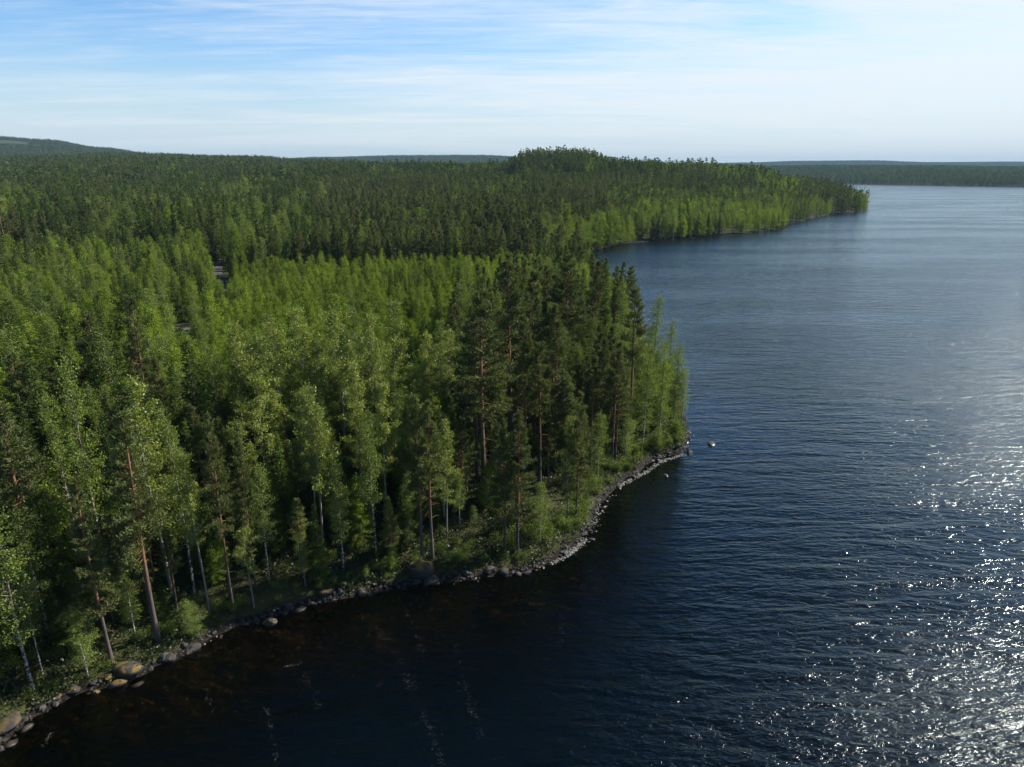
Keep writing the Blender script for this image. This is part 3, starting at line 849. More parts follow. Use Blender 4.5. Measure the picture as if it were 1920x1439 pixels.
def jgrid(x0, x1, y0, y1, sp, rng):
    gx_, gy_ = np.meshgrid(np.arange(x0, x1, sp), np.arange(y0, y1, sp*.9))
    gx_ = gx_ + (np.arange(gx_.shape[0]) % 2)[:, None]*sp*.5
    x = gx_.ravel()+rng.uniform(-.42, .42, gx_.size)*sp; y = gy_.ravel()+rng.uniform(-.42, .42, gx_.size)*sp
    m = (np.abs(x) < 0.86*y+35)
    return x[m], y[m]
rng = np.random.RandomState(5)
bands = [(28, 130, 2.6, -10, 1.9), (130, 260, 3.1, -10, 2.0), (260, 620, 4.7, 6, 1.6), (620, 1300, 5.6, 6, 3.)]
X, Y, Z, D_, ZO = [], [], [], [], []
for y0, y1, sp, _a, mind in bands:
    x, y = jgrid(-0.86*y1-40, 0.62*y1+40, y0, y1, sp, rng)
    d = sdist(x, y); ok = d > mind
    x, y, d = x[ok], y[ok], d[ok]
    z = height(x, y, d); X.append(x); Y.append(y); Z.append(z); D_.append(d); ZO.append(zone_of(x, y, z, d))
n_main = sum(map(len, X))
x, y = jgrid(-110, 90, 28, 135, 1.75, rng); d = sdist(x, y); ok = d > 1.1; x, y, d = x[ok], y[ok], d[ok]
z = height(x, y, d); zo = zone_of(x, y, z, d)
ok = (rng.rand(len(x)) < np.where(d < 11, .86, .62)) & np.isin(zo, [ZI['front_left'], ZI['front_mid'], ZI['head'], ZI['grove']]) & ((zo != ZI['grove']) | (rng.rand(len(x)) < np.where(d < 13, .85, .3)))
X.append(x[ok]); Y.append(y[ok]); Z.append(z[ok]); D_.append(d[ok]); ZO.append(zo[ok])
bl = resample(np.array(shore[43:66]), 3.6)                # broadleaved fringe along the bay
bl = bl + rng.normal(size=bl.shape)*1.1; d = sdist(bl[:, 0], bl[:, 1]); tt = d < 6; bl, d = bl[tt], np.maximum(d[tt], .4)
X.append(bl[:, 0]); Y.append(bl[:, 1]); Z.append(height(bl[:, 0], bl[:, 1], d)); D_.append(d*0+9.); ZO.append(np.full(len(bl), ZI['bay_edge']))
n_main += 0
X, Y, Z, D_, ZO = map(np.concatenate, (X, Y, Z, D_, ZO))
UND = (np.arange(len(X)) >= n_main) & (np.arange(len(X)) < len(X)-len(bl))
keep = rng.rand(len(X)) < np.array([z[3] for z in ZONES])[ZO]*np.where(Y > 220, np.clip(1.05+.55*vnoise(X, Y, 33, 51), .35, 1), 1)
for hx, hy in HP: keep &= np.hypot(X-hx, Y-hy) > 2.1
near = Y < 420
rd = np.full(len(X), 1e9); rd[near] = road_dist(X[near], Y[near]); keep &= rd > 3.0
X, Y, Z, D_, ZO, UND = X[keep], Y[keep], Z[keep], D_[keep], ZO[keep], UND[keep]
N = len(X)
cdf = np.cumsum([z[1] for z in ZONES], axis=1); cdf /= cdf[:, -1:]
# kinds grow in patches: shift the draw by a smooth noise
u = np.clip(rng.rand(N)*.62 + .19 + np.where(Y > 250, .40*vnoise(X, Y, 42, 23) + .12*vnoise(X, Y, 17, 21), .26*vnoise(X, Y, 17, 21)) + rng.uniform(-.12, .12, N), 0, .9999)
u = np.argsort(np.argsort(u))/N
KI = (u[:, None] > cdf[ZO]).sum(1)
uu = rng.rand(N); KI = np.where(UND, np.where(uu < .40, 2, np.where(uu < .60, 3, np.where(uu < .92, 1, 4))), KI)
lo = np.array([z[2][0] for z in ZONES])[ZO]; hi = np.array([z[2][1] for z in ZONES])[ZO]
HT = lo + (hi-lo)*rng.beta(2.2, 1.8, N)
HT[KI == 3] *= .88; HT[(KI == 1) & (ZO == ZI['young_stand'])] *= .95
HT *= np.clip(.50+D_/12, 0, 1)**.8                    # smaller at the water's edge
HT[ZO == ZI['front_left']] *= np.clip(.5 + D_[ZO == ZI['front_left']]/40, 0, 1.1)
HT[ZO == ZI['front_mid']] *= np.clip(.5 + D_[ZO == ZI['front_mid']]/40, 0, 1.1)
HT = HT*np.where(rng.rand(N) < .13, 1.20, 1.0)*(1+.16*vnoise(X, Y, 45, 61))
HT = np.where(UND, rng.uniform(1.8, 7.5, N)*np.clip(.42+D_/12, 0, 1), HT)
TONE = np.clip(rng.beta(2, 2, N) + .38*vnoise(X, Y, 22, 31), 0, 1)
HT = np.where((ZO == ZI['grove']) & (D_ < 26) & ~UND, HT*(.72+.28*D_/26), HT)
VAR = rng.randint(0, 60, N); RZ_ = rng.uniform(0, 6.283, N); WF = rng.uniform(.82, 1.18, N)*np.where(Y > 260, 1.33, np.where(ZO == ZI['head'], 1.3, 1.0))
# openings: the gravel road, the parked car and the sunlit mossy floor of the grove can be seen
tx, ty_, td = project(X, Y, Z+HT); bx_, by_, bd = project(X, Y, Z)
def covers(x0, x1, y0, y1, dmax, hw=1.9):
    w = hw*F_PX/td
    return (tx+w > x0) & (tx-w < x1) & (ty_ < y1) & (by_ > y0) & (Y < dmax)
cut = covers(404, 420, 490, 506, 256, .7) | covers(324, 345, 611, 621, 167, 1.1) | covers(985, 1040, 845, 895, 82, 1.2) | covers(880, 925, 900, 925, 74, 1.)
cut |= (Y > 150) & (Y < 185) & (np.hypot(X-on_ground(332, 632)[0], Y-on_ground(332, 632)[1]) < 4)
keep = ~cut
X, Y, Z, D_, ZO, KI, HT, TONE, VAR, RZ_, WF, tx, ty_, td, by_ = [q[keep] for q in (X, Y, Z, D_, ZO, KI, HT, TONE, VAR, RZ_, WF, tx, ty_, td, by_)]
N = len(X)

# crude visibility: walk from near to far and count the cells each crown newly covers
cell = 4.0; W_, H_ = 480, 360
covb = np.zeros((H_, W_), bool); vis = np.zeros(N)
hb = [(p[0], p[1], p[2], Hh, -1) for kd, p, Hh, *_ in hero_pts]
order = np.argsort(Y)
order = order[(Y[order] < 480)]
hero_sorted = sorted(hb, key=lambda q: q[1]); hi_ = 0
def cover(x, y, z, Hh, cbs, w):
    a, b, dd = project(x, y, z+Hh); _, b2, _ = project(x, y, z+Hh*cbs)
    c0 = int(max(0, (a-w*F_PX/dd)/cell)); c1 = int(min(W_, (a+w*F_PX/dd)/cell+1)); r0 = int(max(0, b/cell)); r1 = int(min(H_, b2/cell+1))
    if c1 <= c0 or r1 <= r0: return 0
    s = covb[r0:r1, c0:c1]; n_ = (~s).sum(); s[:] = True
    return n_
CBS = [.42, .08, .34, .1, .36]
for i in order:
    while hi_ < len(hero_sorted) and hero_sorted[hi_][1] < Y[i]:
        q = hero_sorted[hi_]; cover(q[0], q[1], q[2], q[3], .35, 1.2); hi_ += 1
    vis[i] = cover(X[i], Y[i], Z[i], HT[i], CBS[KI[i]], 1.1 if KI[i] != 1 else .9)
single = np.zeros(N, bool)
n_hero = {k: sum(1 for h in hero_pts if h[0] == k) for k in KN}
for k, kd in enumerate(KN):
    idx = np.where((KI == k) & (vis > 0))[0]
    idx = idx[np.argsort(-vis[idx])][:300-n_hero[kd]]
    single[idx] = True

TXT = {'front_left': ('the mixed trees on the near left bank', 'mixed trees on the near left bank'),
 'front_mid': ('the pale aspen group in the left centre', 'trees of the pale aspen group'),
 'grove': ('the tall dark grove on the point', 'trees of the dark grove on the point'),
 'head': ('the bright headland edge above the stones', 'trees on the bright headland edge'),
 'young_stand': ('the dense bright green stand behind the aspens', 'trees of the dense bright stand'),
 'left_mid': ('the mixed green wood at left behind the bank', 'trees of the mixed green wood at left'),
 'dark_mid': ('the dark wood at left beyond the gravel road', 'trees of the dark wood at left'),
 'pine_mid': ('the even grey green pine wood behind the young stand', 'trees of the even pine wood'),
 'bay_edge': ('the inner shore of the bay', 'trees along the bay shore'),
 'bay_slope': ('the slope above the bay', 'trees on the slope above the bay'),
 'ridge': ('the wooded ridge', 'trees on the wooded ridge'), 'ridge_birch': ('the light patch on the ridge', 'trees of the light patch'), 'far': ('the far wood', 'trees of the far wood')}
LOOK = {'pine': ['low pine', 'tall pine'], 'spruce': ['low pointed spruce', 'tall pointed spruce'],
 'birch': ['low white stemmed birch', 'tall white stemmed birch'], 'young': ['low young birch', 'taller cone shaped young birch'],
 'aspen': ['low pale aspen', 'tall clumpy pale aspen']}
TNW = ['dark', 'plain', 'light']
SHORT = {'front_left': 'the near left bank', 'front_mid': 'the pale aspen group', 'grove': 'the dark pine grove', 'head': 'the bright headland edge', 'young_stand': 'the bright green stand',
 'left_mid': 'the mixed left wood', 'dark_mid': 'the dark left wood', 'pine_mid': 'the even pine wood', 'bay_edge': 'the bay shore', 'bay_slope': 'the bay slope', 'ridge': 'the wooded ridge', 'ridge_birch': 'the light ridge patch', 'far': 'the far wood'}
MEDH = {k: np.median(HT[(KI == i) & single]) if ((KI == i) & single).any() else 0 for i, k in enumerate(KN)}
WHERE = ['far left', 'left', 'middle', 'right', 'far right']; DEPTH = ['front', 'centre', 'rear']; HW = ['low', 'midsize', 'tall']
KW = {'pine': 'pine', 'spruce': 'pointed spruce', 'birch': 'white birch', 'young': 'young birch', 'aspen': 'pale aspen'}
def bins(v, n):
    return np.minimum(n-1, (np.argsort(np.argsort(v))*n/max(1, len(v))).astype(int))
SB, DB, HB_ = np.zeros(N, int), np.zeros(N, int), np.zeros(N, int)
for zi_ in range(len(ZONES)):
    for k_ in range(5):
        q = np.where(single & (ZO == zi_))[0]
        if len(q): SB[q] = bins(tx[q], 5); DB[q] = bins(Y[q], 3)
        q = np.where(single & (ZO == zi_) & (KI == k_))[0]
        if len(q): HB_[q] = bins(HT[q], 3)
for i in np.where(single)[0]:
    kd = KN[KI[i]]; zn = ZONES[ZO[i]][0]
    tw = TNW[min(2, int(TONE[i]*3))]
    lab = '%s %s %s at the %s %s of %s' % (tw, HW[HB_[i]], KW[kd], WHERE[SB[i]], DEPTH[DB[i]], SHORT[zn])
    place_tree(kd, (X[i], Y[i], Z[i]), HT[i], VAR[i], WF[i], TONE[i], RZ_[i], lab, {'pine': 'pines', 'spruce': 'spruces', 'birch': 'birches', 'young': 'young birches', 'aspen': 'aspens'}[kd]+' among '+TXT[zn][1])

FOREST_TXT = {'pine': 'grey green pines massed over the wooded land', 'spruce': 'dark spruces massed over the wooded land', 'birch': 'light green birches scattered through the wood',
   'young': 'bright young birches filling the stands', 'aspen': 'pale aspens scattered through the wood'}
FN = {'pine': 'pine_forest', 'spruce': 'spruce_forest', 'birch': 'birch_forest', 'young': 'young_birch_forest', 'aspen': 'aspen_forest'}
# far forest beyond 1300 m
xf, yf = [], []
for y0, y1, sp in ((1300, 2300, 8.0), (2300, 4300, 13.0), (4300, 9200, 27.0)):
    a_, b_ = jgrid(-0.80*y1, 0.78*y1, y0, y1, sp, rng)
    m = np.abs(a_) < .80*b_
    xf.append(a_[m]); yf.append(b_[m])
xf = np.concatenate(xf); yf = np.concatenate(yf)
d = sdist(xf, yf); ok = (d > 4) & ~clearing(xf, yf); xf, yf, d = xf[ok], yf[ok], d[ok]
zf = height(xf, yf, d)
# leave out what the land in front hides
def hidden(x, y, z):
    t_ = (z+20-CAM_H)/y; colf = np.clip(((x/y)+.9)/1.8*240, 0, 239).astype(int)
    o = np.argsort(y); best = np.full(240, -9.); h = np.zeros(len(x), bool)
    for k in o:
        c_ = colf[k]
        if t_[k] < best[c_]-.004: h[k] = True
        g_ = (z[k]+9-CAM_H)/y[k]
        if g_ > best[c_]: best[c_] = g_
    return h
hd = hidden(xf, yf, zf); xf, yf, zf = xf[~hd], yf[~hd], zf[~hd]
nf = len(xf)
kf = np.searchsorted(np.cumsum([.50, .34, .16]), np.clip(rng.rand(nf)*.8+.1+.2*vnoise(xf, yf, 140, 3), 0, .999))
hf = rng.uniform(10, 20, nf); tf = np.clip(rng.rand(nf), 0, 1)
sf = np.where(yf < 2300, 1.5, np.where(yf < 4300, 2.3, 4.6))
print('TREES near', N, 'single', single.sum(), 'far', nf)
for k, kd in enumerate(KN):
    rest = (KI == k) & ~single
    dist = np.hypot(X, Y)
    protos = NEAR_P = []
    for tm, cm in NEAR[kd][:3]:
        # full detail copies for the trees close by that are not among the singles
        pass
    near_mesh = []
    for q in range(3):
        tb, (V, Fc, v) = GEN[kd](H0[kd], SEED[kd]+q, 0, q)
        TV, TF, TH = merge_tubes(tb)
        near_mesh.append(bpy.data.objects.new('pn', mk_mesh('n', [(TV, TF, 0, .5, TH), (V, Fc, 1, v, 0.)], list(MATS[kd]))))
    l1 = lod_protos(kd, 1, 4); l2 = lod_protos(kd, 2, 5)
    protos = near_mesh + l1 + l2
    idx = np.where(dist < 240, VAR % 3, np.where(dist < 760, 3+VAR % 4, 7+VAR % 5))
    s = HT/H0[kd]; sx = np.where(s < 1, s**.6, s)*WF
    P = np.stack([X, Y, Z-.15], -1)[rest]
    rz, sxy, szz, vi, tn = RZ_[rest], sx[rest], s[rest], idx[rest], TONE[rest]
    if k < 3:
        f = kf == k
        P = np.vstack([P, np.stack([xf, yf, zf-1], -1)[f]]); rz = np.r_[rz, rng.uniform(0, 6.28, f.sum())]
        sxy = np.r_[sxy, sf[f]*rng.uniform(.9, 1.2, f.sum())]; szz = np.r_[szz, hf[f]/H0[kd]]
        vi = np.r_[vi, 7+rng.randint(0, 5, f.sum())]; tn = np.r_[tn, tf[f]]
    instancer(FN[kd], protos, P, rz, sxy, szz, vi, tn, FOREST_TXT[kd], 'forest')

# ------------------------------------------------------------------ undergrowth: shrubs on the bank (single) and low ground cover (stuff)
SHR = []
for k in range(4):
    tb, (V, Fc, v) = shrub((2.4, 1.9, 2.8, 2.2)[k], 700+k, leaf=.13, n_stem=(8, 9, 7, 10)[k])
    TV, TF, TH = merge_tubes(tb)
    SHR.append((mk_mesh('shrub_stems', [(TV, TF, 0, .5, TH)], [B_SPRUCE], True), mk_mesh('shrub_leaves', [(V, Fc, 0, v, 0.)], [M_BIRCH])))
shore_np = np.array(shore[1:40])
SL = resample(shore_np, .5)
ST = nrm(np.gradient(SL, axis=0)); SN = np.stack([-ST[:, 1], ST[:, 0]], -1)
test = sdist(SL[:, 0]+SN[:, 0]*2, SL[:, 1]+SN[:, 1]*2)
SN = np.where((test > 0)[:, None], SN, -SN)
r2 = np.random.RandomState(8)
nS = 0
for q in range(296):
    i = r2.randint(0, len(SL)); off = .9 + r2.exponential(2.2)*(1.0 if i < 60 else 1.6)
    p = SL[i]+SN[i]*off
    ppx, ppy, _ = project(p[0], p[1], 1.0)
    if not (-40 < ppx < 1330 and ppy < 1430): continue
    big = r2.uniform(.38, 1.05)*(0.72 if ppx < 880 else 1.15)*min(1, .5+off/5)
    e = bpy.data.objects.new('shrub', None); SC.collection.objects.link(e)
    z0 = float(height(np.array([p[0]]), np.array([p[1]]))[0])
    e.location = (p[0], p[1], z0); e.rotation_euler = (0, 0, r2.uniform(0, 6.28)); e.scale = (big*1.1, big*1.1, big)
    seg = 'below the leftmost birches' if ppx < 250 else 'under the orange trunked pines at left' if ppx < 450 else 'in deep shade left of the mossy boulder' if ppx < 760 else 'near the mossy boulder' if ppx < 900 else 'below the two low front pines' if ppx < 1040 else 'where the stony shore bends outward' if ppx < 1160 else 'on the headland stones'
    sz_ = 'low' if big < .35 else 'knee high' if big < .5 else 'bushy'
    st_ = r2.uniform(0, .6)
    e['label'] = '%s %s green shrub %s %s' % (sz_, 'dark' if st_ < .2 else 'mid' if st_ < .4 else 'light', 'by the water' if off < 2 else 'up the bank' if off < 4.5 else 'inland', seg); e['category'] = 'shrub'; e['group'] = 'shrubs on the bank ' + seg
    sm, lm = SHR[r2.randint(0, 4)]
    t_ = bpy.data.objects.new('stems', sm); SC.collection.objects.link(t_); t_.parent = e
    l_ = bpy.data.objects.new('leaves', lm); SC.collection.objects.link(l_); l_.parent = e; l_['tone'] = float(st_)
def herb(seed, n=46, r=.55, h=.45):
    g_ = np.random.RandomState(seed)
    C = g_.normal(size=(n, 3))*[r*.6, r*.6, 0] + np.array([0, 0, 1])*g_.uniform(.02, h, (n, 1))
    V, Fc = leaf_quads(C, .17, g_, .6, .8)
    return bpy.data.objects.new('h', mk_mesh('herb', [(V, Fc, 0, g_.rand(n), 0.)], [M_HERB]))
hx, hy = jgrid(-100, 90, 26, 150, .85, rng)
hdist = sdist(hx, hy); ok = (hdist > .5) & (rng.rand(len(hx)) < np.where(vnoise(hx, hy, 5, 77) > -.35, .9, .25)); hx, hy, hdist = hx[ok], hy[ok], hdist[ok]
nh = len(hx)
instancer('ground_cover', [herb(900+k) for k in range(5)], np.stack([hx, hy, height(hx, hy, hdist)], -1), rng.uniform(0, 6.28, nh), rng.uniform(.6, 1.6, nh), rng.uniform(.5, 2.2, nh),
    rng.randint(0, 5, nh), np.clip(.45+.5*vnoise(hx, hy, 6, 41), 0, 1), 'low green plants covering the forest floor', 'ground cover')

# ------------------------------------------------------------------ stones along the waterline
def ico():
    import bmesh
    bm = bmesh.new(); bmesh.ops.create_icosphere(bm, subdivisions=2, radius=1.0)
    V = np.array([v.co[:] for v in bm.verts]); Fc = np.array([[v.index for v in f.verts] for f in bm.faces]); bm.free()
    return V, Fc
def ico1():
    import bmesh
    bm = bmesh.new(); bmesh.ops.create_icosphere(bm, subdivisions=1, radius=1.0)
    V = np.array([v.co[:] for v in bm.verts]); Fc = np.array([[v.index for v in f.verts] for f in bm.faces]); bm.free()
    return V, Fc
IV, IF = ico(); JV, JF = ico1()
def rock_verts(seed, V0):
    g_ = np.random.RandomState(seed); V = V0.copy()
    for _ in range(13):                                    # planar facets
        n_ = nrm(g_.normal(size=3)); c_ = g_.uniform(.42, .88); dd = V@n_
        V -= np.maximum(dd-c_, 0)[:, None]*n_
    V += g_.normal(size=V.shape)*.03
    V *= g_.uniform(.75, 1.4, 3)*[1.15, 1.1, .9]
    return V
ROCKS = [mk_mesh('stone', [(rock_verts(40+k, IV), IF, 0, .15+.7*((k*37) % 10)/10, 0.)], [M_ROCK], False) for k in range(10)]
def round_rock(seed):
    g_ = np.random.RandomState(seed); V = IV.copy()
    for _ in range(8):
        n_ = nrm(g_.normal(size=3)); V -= np.maximum(V@n_-g_.uniform(.74, .92), 0)[:, None]*n_
    V += np.stack([vnoise(V[:, 0]*3+seed, V[:, 1]*3+V[:, 2]*2, 1., 4)]*3, -1)*V*.06
    return V*[1.15, 1.0, .82]
RROCKS = [mk_mesh('boulder', [(round_rock(70+k), IF, 0, .08+.05*k, 0.)], [M_ROCK], True) for k in range(4)]
def place_rock(p, s, tone, k, label, group=None, name='shore_stone', cat='stone', flat=1.0, sink=.35):
    o = bpy.data.objects.new(name, RROCKS[k % 4] if name == 'boulder' and k in (0, 2, 3, 6, 9) else ROCKS[k % 10]); SC.collection.objects.link(o)
    o.location = (p[0], p[1], p[2]+s*(.5-sink)*flat); o.scale = (s, s*.85, s*.8*flat); o.rotation_euler = (r2.uniform(-.3, .3), r2.uniform(-.3, .3), r2.uniform(0, 6.28))
    o['tone'] = float(tone); o['label'] = label; o['category'] = cat
    if group: o['group'] = group
    return o
BOULD = [  # px, py, size, tone, variant, label, flat
 (788,1076,1.55,1.0,0,'large rounded boulder with brown moss on top, below the two orange trunked pines',1.0),
 (806,1094,1.0,.2,1,'grey slanted boulder leaning below the large mossy boulder',.7),
 (240,1262,1.25,1.0,2,'broad flat boulder with rusty lichen on top at the near bank',.7),
 (220,1285,.72,1.0,3,'round boulder with bright orange lichen cap just left below the broad flat one',.9),
 (258,1284,.6,.1,4,'half sunken brown stone right below the broad flat boulder',.6),
 (505,1170,.62,.3,5,'lone dark boulder standing in the black water under the near bank',.9),
 (1335,833,.85,0,6,'larger lone stone in the lake off the headland tip',.6),
 (1249,893,.75,0,7,'lone stone in the shallows below the headland beach',.6),
 (1291,851,.7,0,8,'pale wet stone at the very tip of the headland',.9),
 (1268,845,.7,0,9,'dark wedge shaped stone just inside the headland tip',.7),
 (14,1362,1.2,.4,0,'big slab of grey rock at the left edge of the near shore',.6),
 (22,1396,.55,.1,6,'pale stone in the shallows at the bottom left corner',.7),
 (50,1368,.5,.1,3,'pinkish stone with a dark hollow beside it near the bottom left',.8),
 (306,1240,.55,0,8,'white faced broken stone on the bank right of the broad flat boulder',.9),
 (322,1238,.6,0,1,'whitish stone touching the white faced one on the bank',.9),
 (362,1221,.6,0,5,'pale angular stone at the foot of the low leafy sapling',.8),
 (140,1300,.55,1.0,2,'long orange lichen stone below the sunlit birch clump',.6),
 (182,1300,.5,1.0,7,'small stone with orange cap below the sunlit birch clump',.7),
 (110,1313,.5,.7,4,'dark round stone with a little lichen at the left bank',.8),
 (612,1118,.9,.6,9,'mossy stone half in shade left of the mossy boulder',.7),
 (560,1146,.7,.1,3,'dark stone in the black shade of the near bank',.6),
 (945,1078,.6,0,0,'upright pointed stone on the rocky edge below the two low front pines',1.2),
 (972,1080,.5,0,8,'dark square stone right of the upright pointed one',1.0),
 (1108,1012,.5,0,6,'pale stone at the outward bend of the stony shore',.7)]
for k, (bx, by, s, tone, vr, lab, fl) in enumerate(BOULD):
    p = on_ground(bx, by)
    if p[2] < -.15: p = at(bx, by, 0.0); p[2] = -.15*s
    place_rock(p, s, tone, vr, lab, None, 'boulder', 'boulder', fl)
# the stony edge
pts = []
for i in range(len(SL)):
    pxx, pyy, _ = project(SL[i, 0], SL[i, 1], 0)
    if not (-60 < pxx < 1310): continue
    dens = 8 if pxx > 1040 else 8 if pxx > 850 else 6
    if vnoise(SL[i:i+1, 0], SL[i:i+1, 1], 2.2, 88)[0] < -.25: dens = dens//3
    for q in range(dens):
        off = r2.normal()*(.62 if pxx > 1040 else .36)+.15; p = SL[i]+SN[i]*off+ST[i]*r2.uniform(-.25, .25)
        pts.append((p[0], p[1], r2.lognormal(-2.0, .55), pxx, off))
pts.sort(key=lambda q: -q[2])
SEGS = [(120, 'at the left edge of the near shore'), (250, 'below the sunlit birch clump'), (420, 'between the broad flat boulder and the sapling'), (600, 'in the black shade of the near bank'),
        (780, 'left of the mossy boulder'), (900, 'right of the mossy boulder'), (1000, 'below the two low front pines'), (1115, 'at the outward bend of the shore'), (1220, 'on the slope of stones below the headland'), (1400, 'on the headland tip')]
nsng = 0; rest = []
allx = np.array([[p[0], p[1]] for p in pts]); allz = height(allx[:, 0], allx[:, 1])
for (x_, y_, s, pxx, off), z_ in zip(pts, allz):
    if nsng < 275 and s < .62:
        seg = next(t for m_, t in SEGS if pxx < m_)
        szw = 'large' if s > .40 else 'medium' if s > .30 else 'smaller'
        lich = off > .5; tn_ = .15+.7*((nsng % 10)*37 % 10)/10; fl_ = (.6, 1.0)[nsng % 2]
        place_rock((x_, y_, z_), s, .9 if lich and pxx < 300 else 0.0, nsng, '%s %s %s stone %s, %s' % (szw, 'dark' if tn_ < .35 else 'grey' if tn_ < .6 else 'pale', 'flat' if fl_ < .8 else 'blocky', seg,
            'up the bank' if off > .4 else 'at the waterline' if off > -.2 else 'half under water'), 'stones '+seg, flat=fl_)
        nsng += 1
    elif s < .62: rest.append((x_, y_, z_, s))
def stone_mass(name, L, label, V0, F0, seed):
    g_ = np.random.RandomState(seed); VS, FS, vv = [], [], []; o = 0
    base = [rock_verts(seed+k, V0) for k in range(12)]
    for k, (x_, y_, z_, s) in enumerate(L):
        b_ = base[k % 12]; a_ = g_.uniform(0, 6.28); c_, s_ = math.cos(a_), math.sin(a_)
        Q = b_*s; Q = np.stack([Q[:, 0]*c_-Q[:, 1]*s_, Q[:, 0]*s_+Q[:, 1]*c_, Q[:, 2]*.85], -1)+[x_, y_, z_+s*.2]
        VS.append(Q); FS.append(F0+o); o += len(Q); vv.append(np.full(len(F0), g_.rand()))
    put(name, mk_mesh(name, [(np.vstack(VS), np.vstack(FS), 0, np.concatenate(vv), 0.)], [M_ROCK]), kind='stuff', label=label, cat='stones')
stone_mass('small_shore_stones', rest, 'small grey stones packed along the near waterline', IV, IF, 60)
# stones lying under the shallow water
L = []
for i in range(0, len(SL)):
    for q in range(5):
        off = -.5-r2.exponential(1.9); p = SL[i]+SN[i]*off+ST[i]*r2.uniform(-.3, .3)
        L.append((p[0], p[1], r2.lognormal(-1.6, .45)))
A_ = np.array(L); zz = height(A_[:, 0], A_[:, 1])
def bed_material():
    m, t, out = new_mat('sunken_stone')
    v = t.add('ShaderNodeAttribute', dict(attribute_name='v', attribute_type='GEOMETRY')).outputs['Fac']
    col = t.mixc(v, c4(.035, .028, .014), c4(.15, .12, .055))
    b = t.add('ShaderNodeBsdfPrincipled', None, Base_Color=col, Roughness=.9); t.l.new(b.outputs[0], out.inputs[0])
    return m
_mr = M_ROCK; M_ROCK = bed_material()
stone_mass('sunken_stones', [(a_[0], a_[1], min(z_, -.10-a_[2]*.9)-.12*a_[2], a_[2]) for a_, z_ in zip(A_, zz)], 'brown stones on the lake bed in the shallows', JV, JF, 80)
M_ROCK = _mr
# stones along the bay
bay = resample(np.array(shore[44:62]), 1.3)
bd_ = []
for p in bay:
    for q in range(1):
        w_ = p + r2.normal(size=2)*.7; bd_.append((w_[0], w_[1], .05, r2.lognormal(-1.3, .4)))
stone_mass('bay_shore_stones', bd_, 'grey stones along the shore of the bay', JV, JF, 90)

# ------------------------------------------------------------------ foam: lapping edge and drifting specks
def flakes(name, P, size, label, seed):
    g_ = np.random.RandomState(seed); n_ = len(P); k = 6
    a_ = np.arange(k)*2*math.pi/k
    r_ = g_.uniform(.5, 1.2, (n_, k))*np.asarray(size)[:, None]
    V = np.stack([P[:, 0:1]+np.cos(a_)*r_, P[:, 1:2]+np.sin(a_)*r_, np.full((n_, k), .018)], -1).reshape(-1, 3)
    put(name, mk_mesh(name, [(V, np.arange(n_*k).reshape(-1, k), 0, .5, 0.)], [M_FOAM]), kind='stuff', label=label, cat='foam')
def drift(pixels, n_, jit, seed):
    g_ = np.random.RandomState(seed); W2 = np.array([at(a, b)[:2] for a, b in pixels]); W2 = resample(W2, .05)
    cl = np.clip(g_.rand(len(W2)), 0, 1)
    w_ = np.interp(np.arange(len(W2)), np.arange(0, len(W2), max(1, len(W2)//14)), g_.rand(len(np.arange(0, len(W2), max(1, len(W2)//14))))**2.0)
    pr = w_/w_.sum(); i = g_.choice(len(W2), n_, p=pr)
    return W2[i]+g_.normal(size=(n_, 2))*jit*(g_.rand(n_, 1)+.3)
fo = np.vstack([drift([(700,1165),(722,1200),(750,1240),(770,1290),(790,1330),(805,1365),(815,1400),(835,1440)], 150, .26, 1),
    drift([(757,1130),(765,1160),(790,1210),(800,1240)], 36, .24, 2), drift([(805,1145),(812,1180),(850,1200),(858,1230)], 36, .24, 3),
    drift([(862,1240),(875,1310),(905,1380),(925,1410),(935,1440)], 70, .26, 4), drift([(1035,1130),(1048,1165),(1055,1210)], 24, .3, 5),
    drift([(560,1240),(575,1280),(600,1330)], 40, .2, 6), drift([(500,1330),(512,1380),(520,1439)], 50, .15, 7),
    drift([(80,1400),(92,1380),(104,1368)], 40, .12, 8), drift([(535,1250),(560,1247)], 30, .12, 9), drift([(380,1290),(400,1330)], 20, .2, 10)])
flakes('drifting_foam', fo, np.random.RandomState(3).uniform(.008, .022, len(fo)), 'thin trails of white foam specks drifting on the dark water', 4)
le = []; g_ = np.random.RandomState(12)
for (x0, y0, x1, y1, n_) in ((1060, 1044, 1102, 1010, 300), (1030, 1058, 1060, 1046, 60), (1160, 912, 1215, 884, 260), (1215, 884, 1240, 866, 110), (1238, 866, 1285, 852, 200), (1110, 985, 1122, 955, 80)):
    a_, b_ = at(x0, y0)[:2], at(x1, y1)[:2]; t_ = g_.rand(n_, 1)
    le.append(a_*(1-t_)+b_*t_ + g_.normal(size=(n_, 2))*[.22, .22])
le = np.vstack(le); dd_ = sdist(le[:, 0], le[:, 1]); le = le[dd_ < .4]
flakes('lapping_foam', le, g_.uniform(.02, .09, len(le)), 'white foam lapping against the stony shore', 6)

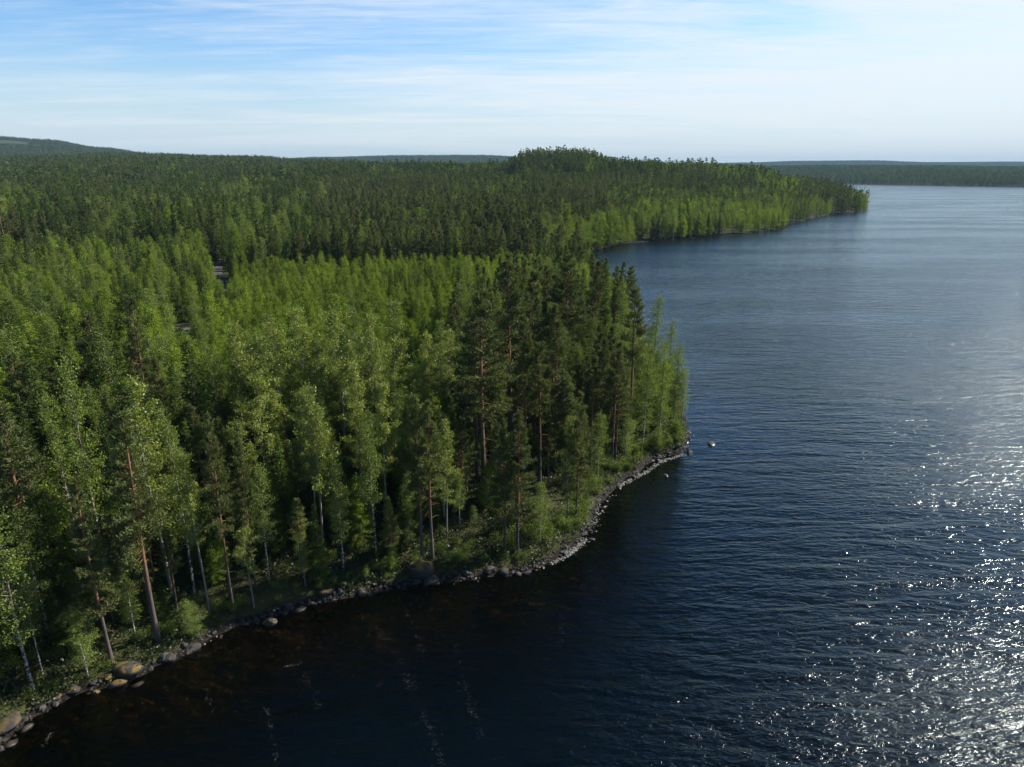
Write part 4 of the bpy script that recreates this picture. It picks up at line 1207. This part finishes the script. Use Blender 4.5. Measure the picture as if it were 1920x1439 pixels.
# ------------------------------------------------------------------ car parked in the wood by the road
def car():
    import bmesh
    p = on_ground(332, 632)
    e = bpy.data.objects.new('parked_car', None); SC.collection.objects.link(e)
    e.location = (p[0], p[1], p[2]+.25); e.rotation_euler = (0, 0, R(12))
    e['label'] = 'blue car parked in the wood, only its pale roof and window line showing between crowns'; e['category'] = 'car'
    paint = plain('car_paint', (.10, .20, .36), .3, .3, .05); glass = plain('car_glass', (.02, .03, .04), .1); rub = plain('car_rubber', (.02, .02, .02), .8); met = plain('car_rim', (.4, .4, .42), .4, .8)
    def loft(sections, name, mat, par):
        k = len(sections[0]); V = np.array([v for s_ in sections for v in s_]); Fc = []
        for a_ in range(len(sections)-1):
            for b_ in range(k): Fc.append([a_*k+b_, a_*k+(b_+1) % k, (a_+1)*k+(b_+1) % k, (a_+1)*k+b_])
        me_ = bpy.data.meshes.new(name); me_.from_pydata([tuple(v) for v in V], [], Fc+[list(range(k))[::-1], list(range((len(sections)-1)*k, len(sections)*k))])
        me_.materials.append(mat)
        bm = bmesh.new(); bm.from_mesh(me_); bmesh.ops.recalc_face_normals(bm, faces=bm.faces); bmesh.ops.bevel(bm, geom=bm.edges[:], offset=.03, segments=2, affect='EDGES'); bm.to_mesh(me_); bm.free()
        o = bpy.data.objects.new(name, me_); SC.collection.objects.link(o); o.parent = par
        return o
    def sec(x, w, z0, z1): return [(x, -w, z0), (x, w, z0), (x, w, (z0+z1)*.55), (x, w*.92, z1), (x, -w*.92, z1), (x, -w, (z0+z1)*.55)]
    body = loft([sec(-2.15, .75, .35, .70), sec(-2.0, .85, .25, .86), sec(-.9, .88, .22, .98), sec(1.2, .88, .22, .98), sec(2.05, .84, .25, .92), sec(2.2, .76, .35, .75)], 'body', paint, e)
    loft([[(-1.05, -.78, .97), (-1.05, .78, .97), (-.45, .64, 1.40), (-.45, -.64, 1.40)], [(1.75, -.78, .97), (1.75, .78, .97), (1.35, .64, 1.42), (1.35, -.64, 1.42)]], 'window', glass, e)
    loft([[(-.55, -.66, 1.40), (-.55, .66, 1.40), (-.50, .62, 1.47), (-.50, -.62, 1.47)], [(1.45, -.66, 1.42), (1.45, .66, 1.42), (1.38, .62, 1.49), (1.38, -.62, 1.49)]], 'roof', paint, e)
    for sx_ in (-1.35, 1.35):
        for sy_ in (-.84, .84):
            bm = bmesh.new(); bmesh.ops.create_cone(bm, cap_ends=True, segments=24, radius1=.33, radius2=.33, depth=.22)
            bmesh.ops.rotate(bm, verts=bm.verts, cent=(0, 0, 0), matrix=__import__('mathutils').Matrix.Rotation(math.pi/2, 3, 'X'))
            me_ = bpy.data.meshes.new('wheel'); bm.to_mesh(me_); bm.free(); me_.materials.append(rub)
            w_ = bpy.data.objects.new('wheel', me_); SC.collection.objects.link(w_); w_.parent = e; w_.location = (sx_, sy_, .33)
            bm = bmesh.new(); bmesh.ops.create_cone(bm, cap_ends=True, segments=16, radius1=.2, radius2=.17, depth=.24)
            bmesh.ops.rotate(bm, verts=bm.verts, cent=(0, 0, 0), matrix=__import__('mathutils').Matrix.Rotation(math.pi/2, 3, 'X'))
            me_ = bpy.data.meshes.new('rim'); bm.to_mesh(me_); bm.free(); me_.materials.append(met)
            r_ = bpy.data.objects.new('rim', me_); SC.collection.objects.link(r_); r_.parent = w_
car()

# ------------------------------------------------------------------ air
HAZE = True
if HAZE:
    import bmesh
    bm = bmesh.new(); bmesh.ops.create_cube(bm, size=1.0)
    me = bpy.data.meshes.new('haze'); bm.to_mesh(me); bm.free()
    m, t, out = new_mat('air')
    v = t.add('ShaderNodeVolumePrincipled'); v.inputs['Color'].default_value = c4(.40, .66, .90); v.inputs['Density'].default_value = 5.6e-5
    v.inputs['Anisotropy'].default_value = 0.0
    t.l.new(v.outputs[0], out.inputs['Volume'])
    me.materials.append(m)
    hz = put('haze', me, kind='stuff', label='thin bluish air over the lake and forest', cat='haze')
    hz.scale = (25000, 25000, 250); hz.location = (0, 0, 115)
